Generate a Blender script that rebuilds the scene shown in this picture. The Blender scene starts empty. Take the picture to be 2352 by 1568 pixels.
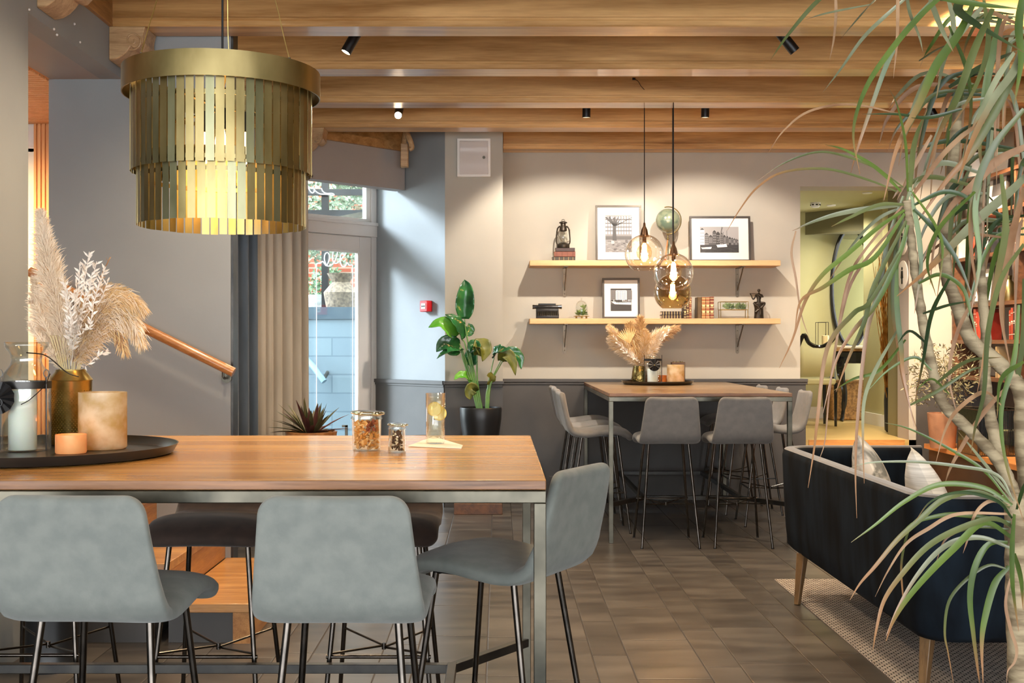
import bpy, math, random
from mathutils import Vector, Matrix, noise
random.seed(7)
SC = bpy.context.scene
COL = SC.collection
pi, sin, cos, sqrt = math.pi, math.sin, math.cos, math.sqrt

# ---------------------------------------------------------------- camera
CAMH, F, CX, CY = 1.33, 2650.0, 1145.0, 790.0
cd = bpy.data.cameras.new('camera'); cam = bpy.data.objects.new('camera', cd); COL.objects.link(cam)
cam.location = (0, 0, CAMH); cam.rotation_euler = (pi/2, 0, 0)
cd.sensor_width = 36; cd.lens = F/2352*36
cd.shift_x = (1176-CX)/2352; cd.shift_y = (CY-784)/2352
cd.clip_start = .05; cd.clip_end = 200
SC.camera = cam
# ---------------------------------------------------------------- view and light
SC.view_settings.view_transform = 'Standard'; SC.view_settings.look = 'None'
SC.view_settings.gamma = 1; SC.view_settings.use_curve_mapping = False
SC.view_settings.exposure = 0.48
W = bpy.data.worlds.new('world'); SC.world = W; W.use_nodes = True
wn = W.node_tree.nodes; wl = W.node_tree.links
bgn = wn['Background']
bgn.inputs[0].default_value = (.94, .97, 1.0, 1); bgn.inputs[1].default_value = 7.4
SC.cycles.max_bounces = 7; SC.cycles.diffuse_bounces = 4; SC.cycles.glossy_bounces = 4
SC.cycles.transmission_bounces = 6; SC.cycles.transparent_max_bounces = 24
SC.cycles.caustics_reflective = False; SC.cycles.caustics_refractive = False
SC.cycles.sample_clamp_indirect = 6; SC.cycles.use_denoising = True

def lin(c):
    r = []
    for v in c[:3]:
        v /= 255.0
        r.append(v/12.92 if v <= .04045 else ((v+.055)/1.055)**2.4)
    return (*r, 1)

def lamp(name, kind, loc, energy, color=(255, 214, 160), size=.05, target=None, angle=60, blend=.5, shape=None, sy=None):
    d = bpy.data.lights.new(name, kind); d.energy = energy; d.color = lin(color)[:3]
    if kind == 'SPOT':
        d.spot_size = math.radians(angle); d.spot_blend = blend; d.shadow_soft_size = size
    elif kind == 'POINT': d.shadow_soft_size = size
    elif kind == 'AREA':
        d.size = size
        if sy: d.shape = 'RECTANGLE'; d.size_y = sy
    elif kind == 'SUN': d.angle = size
    o = bpy.data.objects.new(name, d); COL.objects.link(o); o.location = loc
    if target is not None:
        o.rotation_euler = (Vector(target)-Vector(loc)).to_track_quat('-Z', 'Y').to_euler()
    return o

sun = lamp('sun', 'SUN', (-6, 10.5, 6), 8.0, (232, 240, 255), .25, (3.3, 9.9, 2.1))

def P(px, py, D):
    return Vector(((px-CX)*D/F, D, CAMH-(py-CY)*D/F))
def PX(px, D): return (px-CX)*D/F
def PZ(py, D): return CAMH-(py-CY)*D/F

# ---------------------------------------------------------------- mesh builder
class MB:
    def __init__(s, o=(0, 0, 0)):
        s.v = []; s.f = []; s.m = []; s.o = Vector(o); s.mi = 0; s.T = None
    def add(s, vs, fs, mi=None):
        b = len(s.v)
        for v in vs:
            v = Vector(v)
            if s.T is not None: v = s.T @ v
            s.v.append(v-s.o)
        for f in fs:
            s.f.append([b+i for i in f]); s.m.append(s.mi if mi is None else mi)
        return s
    def box(s, c, d, rz=0, R=None, mi=None):
        x, y, z = d[0]/2, d[1]/2, d[2]/2; c = Vector(c)
        if R is None: R = Matrix.Rotation(rz, 3, 'Z')
        vs = [c+R@Vector(p) for p in ((-x,-y,-z),(x,-y,-z),(x,y,-z),(-x,y,-z),(-x,-y,z),(x,-y,z),(x,y,z),(-x,y,z))]
        return s.add(vs, [(0,3,2,1),(4,5,6,7),(0,1,5,4),(1,2,6,5),(2,3,7,6),(3,0,4,7)], mi)
    def bx(s, x0, x1, y0, y1, z0, z1, mi=None):
        return s.box(((x0+x1)/2, (y0+y1)/2, (z0+z1)/2), (x1-x0, y1-y0, z1-z0), mi=mi)
    def bar(s, a, b, w, h, mi=None):
        a = Vector(a); b = Vector(b); d = b-a; L = d.length; d.normalize()
        up = Vector((0,0,1)) if abs(d.z) < .95 else Vector((0,1,0))
        sx = d.cross(up).normalized(); sz = sx.cross(d)
        R = Matrix((sx, d, sz)).transposed()
        return s.box((a+b)/2, (w, L, h), R=R, mi=mi)
    def tube(s, pts, r, n=8, cap=True, mi=None, closed=False):
        pts = [Vector(p) for p in pts]; k = len(pts)
        rr = r if isinstance(r, (list, tuple)) else [r]*k
        vs = []; t0 = None; u = None
        for i, p in enumerate(pts):
            if closed: t = (pts[(i+1) % k]-pts[i-1])
            else: t = (pts[min(i+1, k-1)]-pts[max(i-1, 0)])
            if t.length < 1e-9: t = Vector((0,0,1))
            t.normalize()
            if u is None:
                u = t.cross(Vector((0,0,1)) if abs(t.z) < .9 else Vector((1,0,0))).normalized()
            else:
                u = (u-t*u.dot(t))
                if u.length < 1e-6: u = t.orthogonal()
                u.normalize()
            w = t.cross(u)
            for j in range(n):
                a = 2*pi*j/n
                vs.append(p+(u*cos(a)+w*sin(a))*rr[i])
        fs = []
        for i in range(k if closed else k-1):
            i2 = (i+1) % k
            for j in range(n):
                fs.append((i*n+j, i*n+(j+1) % n, i2*n+(j+1) % n, i2*n+j))
        if cap and not closed:
            fs.append(tuple(range(n-1, -1, -1))); fs.append(tuple((k-1)*n+j for j in range(n)))
        return s.add(vs, fs, mi)
    def lathe(s, prof, c=(0,0,0), n=24, mi=None, cap=True, M=None):
        c = Vector(c); vs = []; k = len(prof)
        for r, z in prof:
            for j in range(n):
                a = 2*pi*j/n; v = Vector((r*cos(a), r*sin(a), z))
                if M is not None: v = M@v
                vs.append(c+v)
        fs = []
        for i in range(k-1):
            for j in range(n):
                fs.append((i*n+j, i*n+(j+1) % n, (i+1)*n+(j+1) % n, (i+1)*n+j))
        if cap:
            if prof[0][0] > 1e-4: fs.append(tuple(range(n-1, -1, -1)))
            if prof[-1][0] > 1e-4: fs.append(tuple((k-1)*n+j for j in range(n)))
        return s.add(vs, fs, mi)
    def sphere(s, c, r, n=16, sc=(1,1,1), mi=None):
        m = n//2; prof = [(r*sin(pi*i/m)+(1e-5 if i in (0, m) else 0), -r*cos(pi*i/m)) for i in range(m+1)]
        M = Matrix.Diagonal(sc)
        return s.lathe(prof, c, n, mi, False, M)
    def prism(s, poly, p0, ax, ay, az, th, mi=None):
        """poly in (a,b) coordinates on axes ax, ay from p0, extruded by th along az"""
        p0 = Vector(p0); ax = Vector(ax); ay = Vector(ay); az = Vector(az); n = len(poly)
        vs = [p0+ax*a+ay*b for a, b in poly]+[p0+ax*a+ay*b+az*th for a, b in poly]
        fs = [tuple(range(n-1, -1, -1)), tuple(range(n, 2*n))]
        fs += [(i, (i+1) % n, n+(i+1) % n, n+i) for i in range(n)]
        return s.add(vs, fs, mi)
    def ribbon(s, pts, ws, nrm, mi=0, mi2=None, split=1.0, fold=0.0):
        pts = [Vector(p) for p in pts]; k = len(pts); nrm = Vector(nrm); vs = []
        for i, p in enumerate(pts):
            t = (pts[min(i+1, k-1)]-pts[max(i-1, 0)])
            if t.length < 1e-9: t = Vector((0,0,1))
            t.normalize(); side = t.cross(nrm)
            if side.length < 1e-4: side = t.orthogonal()
            side.normalize(); up = side.cross(t); w = ws[i] if isinstance(ws, (list, tuple)) else ws
            vs += [p-side*w/2, p-up*(fold*w), p+side*w/2]
        b = len(s.v); s.add(vs, [])
        for i in range(k-1):
            m = mi if (i+.5)/(k-1) < split or mi2 is None else mi2
            for q in (0, 1):
                s.f.append([b+3*i+q, b+3*i+q+1, b+3*i+3+q+1, b+3*i+3+q]); s.m.append(m)
        return s
    def grid(s, rows, closed=False, mi=None):
        n = len(rows[0]); vs = [p for r in rows for p in r]; fs = []
        for i in range(len(rows)-1):
            for j in range(n if closed else n-1):
                j2 = (j+1) % n; fs.append((i*n+j, i*n+j2, (i+1)*n+j2, (i+1)*n+j))
        return s.add(vs, fs, mi)
    def build(s, name, mats, parent=None, smooth=False, bevel=0, seg=2, solid=0, sub=0):
        me = bpy.data.meshes.new(name); me.from_pydata([tuple(v) for v in s.v], [], s.f)
        if not isinstance(mats, (list, tuple)): mats = [mats]
        for m in mats: me.materials.append(m)
        if len(mats) > 1: me.polygons.foreach_set('material_index', s.m)
        if smooth:
            me.polygons.foreach_set('use_smooth', [True]*len(me.polygons))
        if getattr(s, 'tv', None):
            at_ = me.attributes.new('tip', 'FLOAT', 'POINT'); at_.data.foreach_set('value', s.tv)
        me.update(); o = bpy.data.objects.new(name, me); COL.objects.link(o)
        if smooth and smooth != 'all':
            try: me.set_sharp_from_angle(angle=math.radians(38))
            except Exception: pass
        if parent: o.parent = parent
        if solid:
            md = o.modifiers.new('s', 'SOLIDIFY'); md.thickness = solid; md.offset = 0
        if bevel:
            md = o.modifiers.new('b', 'BEVEL'); md.width = bevel; md.segments = seg; md.limit_method = 'ANGLE'; md.angle_limit = math.radians(40)
            if not smooth:
                me.polygons.foreach_set('use_smooth', [True]*len(me.polygons))
                try: me.set_sharp_from_angle(angle=math.radians(75))
                except Exception: pass
        if sub:
            md = o.modifiers.new('d', 'SUBSURF'); md.levels = sub; md.render_levels = sub
        return o

def tag(o, label, cat=None, group=None, kind=None):
    if label: o['label'] = label
    if cat: o['category'] = cat
    if group: o['group'] = group
    if kind: o['kind'] = kind
    return o
def thing(name, label, cat, loc=(0,0,0), rz=0, group=None):
    o = bpy.data.objects.new(name, None); COL.objects.link(o); o.location = loc; o.rotation_euler = (0,0,rz)
    o.empty_display_size = .1
    return tag(o, label, cat, group)
def struct(o): o['kind'] = 'structure'; return o
def copy_tree(o, parent=None, inv=False):
    c = o.copy(); COL.objects.link(c)
    if parent: c.parent = parent
    for ch in list(o.children): copy_tree(ch, c)
    return c
def bez(pts, n=8):
    """Catmull-Rom through pts"""
    pts = [Vector(p) for p in pts]; q = [pts[0]*2-pts[1]]+pts+[pts[-1]*2-pts[-2]]; out = []
    for i in range(1, len(q)-2):
        for j in range(n):
            t = j/n; a, b, c, d = q[i-1], q[i], q[i+1], q[i+2]
            out.append(.5*((2*b)+(c-a)*t+(2*a-5*b+4*c-d)*t*t+(3*b-a-3*c+d)*t**3))
    out.append(pts[-1]); return out

# ---------------------------------------------------------------- materials
def newmat(name):
    m = bpy.data.materials.new(name); m.use_nodes = True
    nt = m.node_tree; return m, nt, nt.nodes, nt.links, nt.nodes['Principled BSDF']
def setp(b, **k):
    for a, v in k.items():
        b.inputs[a.replace('_', ' ')].default_value = v
def mat(name, c1, c2=None, rough=.5, metal=0, scale=(1,1,1), ns=6, detail=4, lo=.35, hi=.65, bump=0, bs=None, sheen=0, coat=0,
        rvar=0, emis=0, ecol=None, spec=None, alpha=None, dist=0, sub=0, fine=0, fs=90):
    m, nt, N, L, b = newmat(name)
    b.inputs['Roughness'].default_value = rough; b.inputs['Metallic'].default_value = metal
    b.inputs['Base Color'].default_value = lin(c1)
    if sheen: setp(b, Sheen_Weight=sheen, Sheen_Roughness=.5)
    if spec is not None: b.inputs['Specular IOR Level'].default_value = spec
    if coat: setp(b, Coat_Weight=coat, Coat_Roughness=.08)
    if sub: setp(b, Subsurface_Weight=sub, Subsurface_Radius=(.02,.012,.006))
    if emis:
        b.inputs['Emission Color'].default_value = lin(ecol or c1); b.inputs['Emission Strength'].default_value = emis
    if c2 or bump:
        tc = N.new('ShaderNodeTexCoord'); mp = N.new('ShaderNodeMapping'); mp.inputs['Scale'].default_value = scale
        L.new(tc.outputs['Object'], mp.inputs[0])
        nz = N.new('ShaderNodeTexNoise'); nz.inputs['Scale'].default_value = ns; nz.inputs['Detail'].default_value = detail
        nz.inputs['Distortion'].default_value = dist
        L.new(mp.outputs[0], nz.inputs['Vector'])
        if c2:
            rp = N.new('ShaderNodeValToRGB'); rp.color_ramp.elements[0].position = lo; rp.color_ramp.elements[1].position = hi
            rp.color_ramp.elements[0].color = lin(c1); rp.color_ramp.elements[1].color = lin(c2)
            src = nz.outputs['Fac']
            if fine:
                n3 = N.new('ShaderNodeTexNoise'); n3.inputs['Scale'].default_value = fs; n3.inputs['Detail'].default_value = 3
                L.new(mp.outputs[0], n3.inputs['Vector'])
                mx = N.new('ShaderNodeMath'); mx.operation = 'MULTIPLY_ADD'; mx.inputs[1].default_value = fine
                ad = N.new('ShaderNodeMath'); ad.operation = 'SUBTRACT'; ad.inputs[1].default_value = .5
                L.new(n3.outputs['Fac'], ad.inputs[0]); L.new(ad.outputs[0], mx.inputs[0]); L.new(nz.outputs['Fac'], mx.inputs[2])
                src = mx.outputs[0]
            L.new(src, rp.inputs['Fac'])
            L.new(rp.outputs[0], b.inputs['Base Color'])
        if rvar:
            mr = N.new('ShaderNodeMapRange'); mr.inputs['To Min'].default_value = rough-rvar; mr.inputs['To Max'].default_value = rough+rvar
            L.new(nz.outputs['Fac'], mr.inputs['Value']); L.new(mr.outputs[0], b.inputs['Roughness'])
        if bump:
            n2 = N.new('ShaderNodeTexNoise'); n2.inputs['Scale'].default_value = bs or ns*4; n2.inputs['Detail'].default_value = 3
            L.new(mp.outputs[0], n2.inputs['Vector'])
            bp = N.new('ShaderNodeBump'); bp.inputs['Strength'].default_value = bump; bp.inputs['Distance'].default_value = .01
            L.new(n2.outputs['Fac'], bp.inputs['Height']); L.new(bp.outputs[0], b.inputs['Normal'])
    return m
def glass(name, tint=(255,255,255), refl=.9, base=.06, power=3.0, rough=.02):
    m = bpy.data.materials.new(name); m.use_nodes = True; nt = m.node_tree; N = nt.nodes; L = nt.links; N.clear()
    out = N.new('ShaderNodeOutputMaterial'); mix = N.new('ShaderNodeMixShader')
    tr = N.new('ShaderNodeBsdfTransparent'); gl = N.new('ShaderNodeBsdfGlossy'); gl.inputs['Roughness'].default_value = rough
    tr.inputs[0].default_value = lin(tint); gl.inputs[0].default_value = (1,1,1,1)
    lw = N.new('ShaderNodeLayerWeight'); lw.inputs[0].default_value = .5
    pw = N.new('ShaderNodeMath'); pw.operation = 'POWER'; pw.inputs[1].default_value = power
    ml = N.new('ShaderNodeMath'); ml.operation = 'MULTIPLY_ADD'; ml.inputs[1].default_value = refl; ml.inputs[2].default_value = base
    L.new(lw.outputs['Facing'], pw.inputs[0]); L.new(pw.outputs[0], ml.inputs[0]); L.new(ml.outputs[0], mix.inputs[0])
    L.new(tr.outputs[0], mix.inputs[1]); L.new(gl.outputs[0], mix.inputs[2]); L.new(mix.outputs[0], out.inputs[0])
    return m
def wood(name, c1, c2, axis='x', s=1.0, rough=.4, ns=1.6, bump=.08, coat=0, lo=.3, hi=.7, fine=.5, fs=14):
    k = 14*s; sc = {'x': (s, k, k), 'y': (k, s, k), 'z': (k, k, s)}[axis]
    return mat(name, c1, c2, rough=rough, scale=sc, ns=ns, detail=6, lo=lo, hi=hi, bump=bump, bs=8, coat=coat, dist=.6, rvar=.06, fine=fine, fs=fs)

M = {}
M['wall'] = mat('wall_paint_greige', (172,167,156), (178,173,161), rough=.7, ns=2.2, bump=.03, bs=60)
M['wall_blue'] = mat('wall_paint_grey', (140,144,146), (148,152,153), rough=.65, ns=1.5, bump=.03, bs=60)
M['dado'] = mat('dado_paint', (68,66,65), (76,73,71), rough=.5, ns=3, bump=.02, bs=60)
M['soffit'] = mat('soffit_paint', (158,150,145), (163,155,150), rough=.6, ns=2)
M['ceil'] = mat('ceiling_paint', (190,178,160), (200,188,170), rough=.6, ns=2)
M['beam'] = wood('beam_wood', (140,96,46), (228,184,122), 'x', .5, rough=.34, ns=1.1, lo=.28, hi=.72, coat=.35, fine=.22)
M['corbel'] = wood('corbel_wood', (160,124,84), (206,172,128), 'x', 1.5, rough=.4)
M['beam_y'] = wood('cornice_wood', (140,96,52), (184,138,86), 'y', 1, rough=.4)
M['table'] = wood('table_wood', (158,106,50), (212,158,86), 'x', .45, rough=.25, ns=1.3, lo=.2, hi=.6, coat=.2, bump=0, fine=.15)
M['table_dark'] = wood('table_top_wood', (106,84,58), (146,118,84), 'x', 1.0, rough=.3, ns=1.5, coat=.2)
M['edge'] = wood('table_edge_wood', (92,62,40), (160,112,74), 'x', .6, rough=.4, ns=2)
M['steel'] = mat('raw_steel', (62,61,54), (110,105,92), rough=.34, metal=.85, ns=5, scale=(1,1,1), rvar=.08)
M['steel_dark'] = mat('dark_steel', (52,52,52), (74,72,68), rough=.35, metal=.8, ns=8)
M['leg'] = mat('gunmetal', (70,66,62), (92,86,80), rough=.22, metal=1, ns=20)
M['black'] = mat('black_metal', (18,18,19), (26,26,27), rough=.4, metal=.3, ns=10)
M['blackgloss'] = mat('black_gloss', (14,14,15), rough=.12, coat=.5)
M['velvet'] = mat('stool_velvet', (112,117,113), (124,128,123), rough=.9, ns=22, detail=7, lo=.35, hi=.65, sheen=.2, bump=.05, bs=200)
M['velvet_brown'] = mat('brown_velvet', (52,40,34), (66,50,42), rough=.9, ns=18, sheen=.15)
M['velvet2'] = mat('stool_velvet_back', (110,109,108), (120,118,116), rough=.9, ns=22, detail=7, lo=.35, hi=.65, sheen=.25, bump=.05, bs=200)
M['navy'] = mat('navy_velvet', (7,9,13), (22,31,40), rough=.9, ns=9, scale=(1,1,.3), sheen=.0, spec=.12, detail=5)
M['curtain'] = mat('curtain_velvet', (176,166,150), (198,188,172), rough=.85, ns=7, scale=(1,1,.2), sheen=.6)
M['curtain_shaded'] = mat('curtain_velvet_shaded', (70,84,100), (92,104,118), rough=.85, ns=7, scale=(1,1,.2), sheen=.5)  # same taupe velvet, its bluish shade put into the colour
M['brass'] = mat('aged_brass', (120,107,68), (168,152,106), rough=.34, metal=1, ns=9, scale=(1,1,.5), lo=.3, hi=.7, rvar=.1)
M['brass2'] = mat('patina_brass', (114,112,80), (158,156,124), rough=.4, metal=1, ns=12, scale=(1,1,.3), lo=.3, hi=.7, rvar=.1)
M['gold'] = mat('gold_metal', (168,146,82), (206,184,120), rough=.3, metal=1, ns=14)
M['oak'] = wood('light_oak', (196,152,104), (214,174,126), 'x', 1, rough=.5, ns=1.5)
M['stair'] = wood('stair_oak', (158,106,54), (198,146,84), 'x', 1, rough=.3, ns=1.5, coat=.2)
M['stair_y'] = wood('stair_oak_y', (150,98,48), (190,136,76), 'y', 1, rough=.35, ns=1.5)
M['rail'] = wood('handrail_oak', (150,92,44), (196,136,80), 'x', 1.5, rough=.3, coat=.3)
M['orange'] = wood('pine_panel', (226,160,100), (238,178,120), 'z', 1, rough=.5, ns=1.5)
M['white'] = mat('white_paint', (226,224,218), (232,230,226), rough=.45, ns=3)
M['frame_grey'] = mat('door_frame_paint', (214,210,206), (220,216,212), rough=.4, ns=3)
M['darkframe'] = mat('dark_frame', (50,44,40), (62,56,50), rough=.4, ns=5)
M['greyframe'] = mat('bronze_frame', (66,60,52), (80,72,62), rough=.4, metal=.3, ns=5)
M['mount'] = mat('mount_board', (216,214,209), rough=.7)
for i, v in enumerate((16, 40, 72, 108, 150, 214)): M['g%d' % i] = mat('print_grey_%d' % i, (v, v-2, v-1), rough=.5)
M['letter'] = bpy.data.materials.new('white_lettering'); M['letter'].use_nodes = True
_n = M['letter'].node_tree; _b = _n.nodes['Principled BSDF']; _b.inputs['Base Color'].default_value = lin((240,240,240))
_t = _n.nodes.new('ShaderNodeBsdfTranslucent'); _t.inputs[0].default_value = lin((245,245,245)); _m = _n.nodes.new('ShaderNodeMixShader'); _m.inputs[0].default_value = .7
_n.links.new(_b.outputs[0], _m.inputs[1]); _n.links.new(_t.outputs[0], _m.inputs[2]); _n.links.new(_m.outputs[0], _n.nodes['Material Output'].inputs[0])
M['pane'] = glass('window_glass', (244,250,250), refl=.6, base=.05)
M['glass'] = glass('clear_glass', (250,252,250), refl=.75, base=.05, power=2.2)
M['globe'] = glass('pendant_glass', (251,247,240), refl=.95, base=.07, power=2.0)
M['amber'] = glass('smoky_amber_glass', (214,192,146), refl=.9, base=.08, power=2.0)
M['greenglass'] = glass('ribbed_green_glass', (120,130,80), refl=.6, base=.1)
M['bulb'] = mat('glowing_filament', (255,220,160), emis=160, ecol=(255,224,176))
M['bulb_soft'] = mat('chandelier_bulb', (255,226,170), emis=3.5, ecol=(255,226,176))
M['bulbglass'] = glass('bulb_glass', (255,240,215), refl=.6, base=.05)
M['flame'] = mat('candle_flame', (255,190,90), emis=25, ecol=(255,170,80))
M['candle'] = mat('candle_wax', (228,230,222), rough=.5, sub=.3)
M['candle_warm'] = mat('warm_wax', (240,220,170), rough=.5, sub=.3)
M['soil'] = mat('potting_soil', (36,28,22), (60,48,38), rough=.9, ns=60)
M['potblack'] = mat('black_ceramic', (26,27,29), (32,33,35), rough=.35, ns=4)
M['terracotta'] = mat('terracotta', (150,104,74), (176,126,92), rough=.8, ns=7)
M['socket'] = mat('bronze_socket', (70,50,36), (90,66,46), rough=.35, metal=.7, ns=10)
M['copper'] = mat('copper_twigs', (176,118,56), (220,168,92), rough=.3, metal=.9, ns=20)
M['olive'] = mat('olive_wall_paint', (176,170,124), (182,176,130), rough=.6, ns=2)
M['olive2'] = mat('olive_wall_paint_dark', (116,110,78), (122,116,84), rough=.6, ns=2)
M['rug'] = None
M['shelfwood'] = wood('walnut_shelf', (72,46,30), (112,74,48), 'y', 1, rough=.45)
M['wicker'] = mat('wicker', (120,86,46), (176,132,76), rough=.8, ns=40, bump=.4, bs=50)
M['brown'] = mat('brown_face', (62,46,34), (72,54,40), rough=.6, ns=4)
M['red'] = mat('red_plastic', (190,24,34), rough=.35)
M['globegreen'] = mat('globe_map', (84,100,86), (120,128,106), rough=.25, ns=9, lo=.45, hi=.55, coat=.6)
M['bronze'] = mat('dark_bronze', (44,38,32), (66,58,48), rough=.4, metal=.6, ns=30)
M['napkin'] = mat('paper_napkin', (240,232,216), rough=.8)
M['lemon'] = mat('lemon_flesh', (240,214,96), (250,232,150), rough=.4, ns=30)
M['water'] = glass('iced_water', (252,249,242), refl=.35, base=.05)
M['ledge'] = wood('ledge_oak', (176,110,56), (206,142,82), 'y', 1, rough=.35)

def tile_floor():
    m, nt, N, L, b = newmat('ceramic_tiles')
    tc = N.new('ShaderNodeTexCoord'); sp = N.new('ShaderNodeSeparateXYZ'); L.new(tc.outputs['Object'], sp.inputs[0])
    def mt(op, a, bb=None, c=None):
        n = N.new('ShaderNodeMath'); n.operation = op
        for i, v in enumerate((a, bb, c)):
            if v is None: continue
            if isinstance(v, (int, float)): n.inputs[i].default_value = v
            else: L.new(v, n.inputs[i])
        return n.outputs[0]
    x = mt('DIVIDE', mt('SUBTRACT', sp.outputs[0], .40), .45)
    per = mt('FLOOR', x); fr = mt('MULTIPLY', mt('SUBTRACT', x, per), .45)      # 0...45 m
    wide = mt('GREATER_THAN', fr, .15)
    row = mt('ADD', mt('MULTIPLY', per, 2), wide)
    xl = mt('SUBTRACT', fr, mt('MULTIPLY', wide, .15))
    wd = mt('ADD', .15, mt('MULTIPLY', wide, .15))
    ex = mt('MINIMUM', xl, mt('SUBTRACT', wd, xl))
    wn_ = N.new('ShaderNodeTexWhiteNoise'); wn_.noise_dimensions = '1D'; L.new(row, wn_.inputs['W'])
    y = mt('ADD', mt('DIVIDE', mt('SUBTRACT', sp.outputs[1], .40), .61), mt('MULTIPLY', wn_.outputs[0], .98))
    yf = mt('FLOOR', y); yl = mt('MULTIPLY', mt('SUBTRACT', y, yf), .61)
    ey = mt('MINIMUM', yl, mt('SUBTRACT', .61, yl))
    e = mt('MINIMUM', ex, ey)
    grout = mt('LESS_THAN', e, .0028)
    cmb = N.new('ShaderNodeCombineXYZ'); L.new(row, cmb.inputs[0]); L.new(yf, cmb.inputs[1])
    w2 = N.new('ShaderNodeTexWhiteNoise'); w2.noise_dimensions = '3D'; L.new(cmb.outputs[0], w2.inputs['Vector'])
    mp = N.new('ShaderNodeMapping'); mp.inputs['Scale'].default_value = (1.4, 5, 1); L.new(tc.outputs['Object'], mp.inputs[0])
    va = N.new('ShaderNodeVectorMath'); va.operation = 'ADD'; L.new(mp.outputs[0], va.inputs[0])
    vs = N.new('ShaderNodeVectorMath'); vs.operation = 'SCALE'; vs.inputs['Scale'].default_value = 7; L.new(w2.outputs['Color'], vs.inputs[0])
    L.new(vs.outputs[0], va.inputs[1])
    nz = N.new('ShaderNodeTexNoise'); nz.inputs['Scale'].default_value = 1.6; nz.inputs['Detail'].default_value = 3; L.new(va.outputs[0], nz.inputs['Vector'])
    rp = N.new('ShaderNodeValToRGB'); rp.color_ramp.elements[0].position = .25; rp.color_ramp.elements[1].position = .78
    rp.color_ramp.elements[0].color = lin((54,50,48)); rp.color_ramp.elements[1].color = lin((101,95,88))
    L.new(nz.outputs[0], rp.inputs[0])
    hs = N.new('ShaderNodeHueSaturation'); L.new(rp.outputs[0], hs.inputs['Color'])
    L.new(mt('ADD', .82, mt('MULTIPLY', w2.outputs[0], .38)), hs.inputs['Value'])
    mx = N.new('ShaderNodeMixRGB'); L.new(grout, mx.inputs[0]); L.new(hs.outputs[0], mx.inputs[1]); mx.inputs[2].default_value = lin((44,38,34))
    L.new(mx.outputs[0], b.inputs['Base Color'])
    mr = mt('ADD', .27, mt('ADD', mt('MULTIPLY', nz.outputs[0], .05), mt('MULTIPLY', grout, .4)))
    L.new(mr, b.inputs['Roughness'])
    bp = N.new('ShaderNodeBump'); bp.inputs['Strength'].default_value = .5; bp.inputs['Distance'].default_value = .003
    L.new(mt('MINIMUM', mt('MULTIPLY', e, 180), 1), bp.inputs['Height']); L.new(bp.outputs[0], b.inputs['Normal'])
    return m
M['floor'] = tile_floor()

def weave():
    m, nt, N, L, b = newmat('woven_rug')
    tc = N.new('ShaderNodeTexCoord'); b.inputs['Roughness'].default_value = .95
    br = N.new('ShaderNodeTexBrick'); br.inputs['Scale'].default_value = 1; br.inputs['Brick Width'].default_value = .030
    br.inputs['Row Height'].default_value = .018; br.inputs['Mortar Size'].default_value = .0035; br.inputs['Mortar Smooth'].default_value = .4
    br.inputs['Color1'].default_value = lin((206,194,180)); br.inputs['Color2'].default_value = lin((176,162,150)); br.inputs['Mortar'].default_value = lin((48,42,40))
    L.new(tc.outputs['Object'], br.inputs['Vector']); L.new(br.outputs['Color'], b.inputs['Base Color'])
    bp = N.new('ShaderNodeBump'); bp.inputs['Strength'].default_value = .8; bp.inputs['Distance'].default_value = .004; bp.invert = True
    L.new(br.outputs['Fac'], bp.inputs['Height']); L.new(bp.outputs[0], b.inputs['Normal'])
    return m
M['rug'] = weave()
def bricks(name, c1, c2, mo, bw=.22, rh=.075, ms=.012):
    m, nt, N, L, b = newmat(name)
    tc = N.new('ShaderNodeTexCoord'); b.inputs['Roughness'].default_value = .9
    mp = N.new('ShaderNodeMapping'); mp.inputs['Rotation'].default_value = (pi/2, 0, 0); L.new(tc.outputs['Object'], mp.inputs[0])
    br = N.new('ShaderNodeTexBrick'); br.inputs['Scale'].default_value = 1; br.inputs['Brick Width'].default_value = bw
    br.inputs['Row Height'].default_value = rh; br.inputs['Mortar Size'].default_value = ms
    br.inputs['Color1'].default_value = lin(c1); br.inputs['Color2'].default_value = lin(c2); br.inputs['Mortar'].default_value = lin(mo)
    L.new(mp.outputs[0], br.inputs['Vector']); L.new(br.outputs['Color'], b.inputs['Base Color'])
    bp = N.new('ShaderNodeBump'); bp.inputs['Strength'].default_value = .4; bp.inputs['Distance'].default_value = .01; bp.invert = True
    L.new(br.outputs['Fac'], bp.inputs['Height']); L.new(bp.outputs[0], b.inputs['Normal'])
    return m
M['brick'] = bricks('red_brick', (140,70,48), (164,92,66), (150,128,112))
M['painted'] = bricks('painted_blockwork', (112,132,146), (118,138,150), (98,118,132), .6, .2, .008)
# ================================================================ the room
WD = 10.0            # back wall
BZ = 2.985           # underside of the beams
def wallbox(name, m, x0, x1, y0, y1, z0, z1):
    return struct(MB().bx(x0, x1, y0, y1, z0, z1).build(name, m))
def obox(mb, a, b, z0, z1, th, mi=None):
    """upright slab from point a to b (2D), thickness th to the left of a->b"""
    a = Vector((*a, 0)); b = Vector((*b, 0)); d = (b-a); n = Vector((-d.y, d.x, 0)).normalized()*th
    vs = [a, b, b+n, a+n]; vs = [v+Vector((0,0,z)) for z in (z0, z1) for v in vs]
    return mb.add(vs, [(0,3,2,1),(4,5,6,7),(0,1,5,4),(1,2,6,5),(2,3,7,6),(3,0,4,7)], mi)

wallbox('floor', M['floor'], -5.2, 4.3, -2.5, 11.2, -.1, 0)
wallbox('ceiling', M['ceil'], -2.2, 4.5, -2.5, 11.0, 3.27, 3.37)
wallbox('ceiling_3', M['ceil'], -5.2, -2.2, -2.5, 2.0, 2.85, 2.95)
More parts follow.
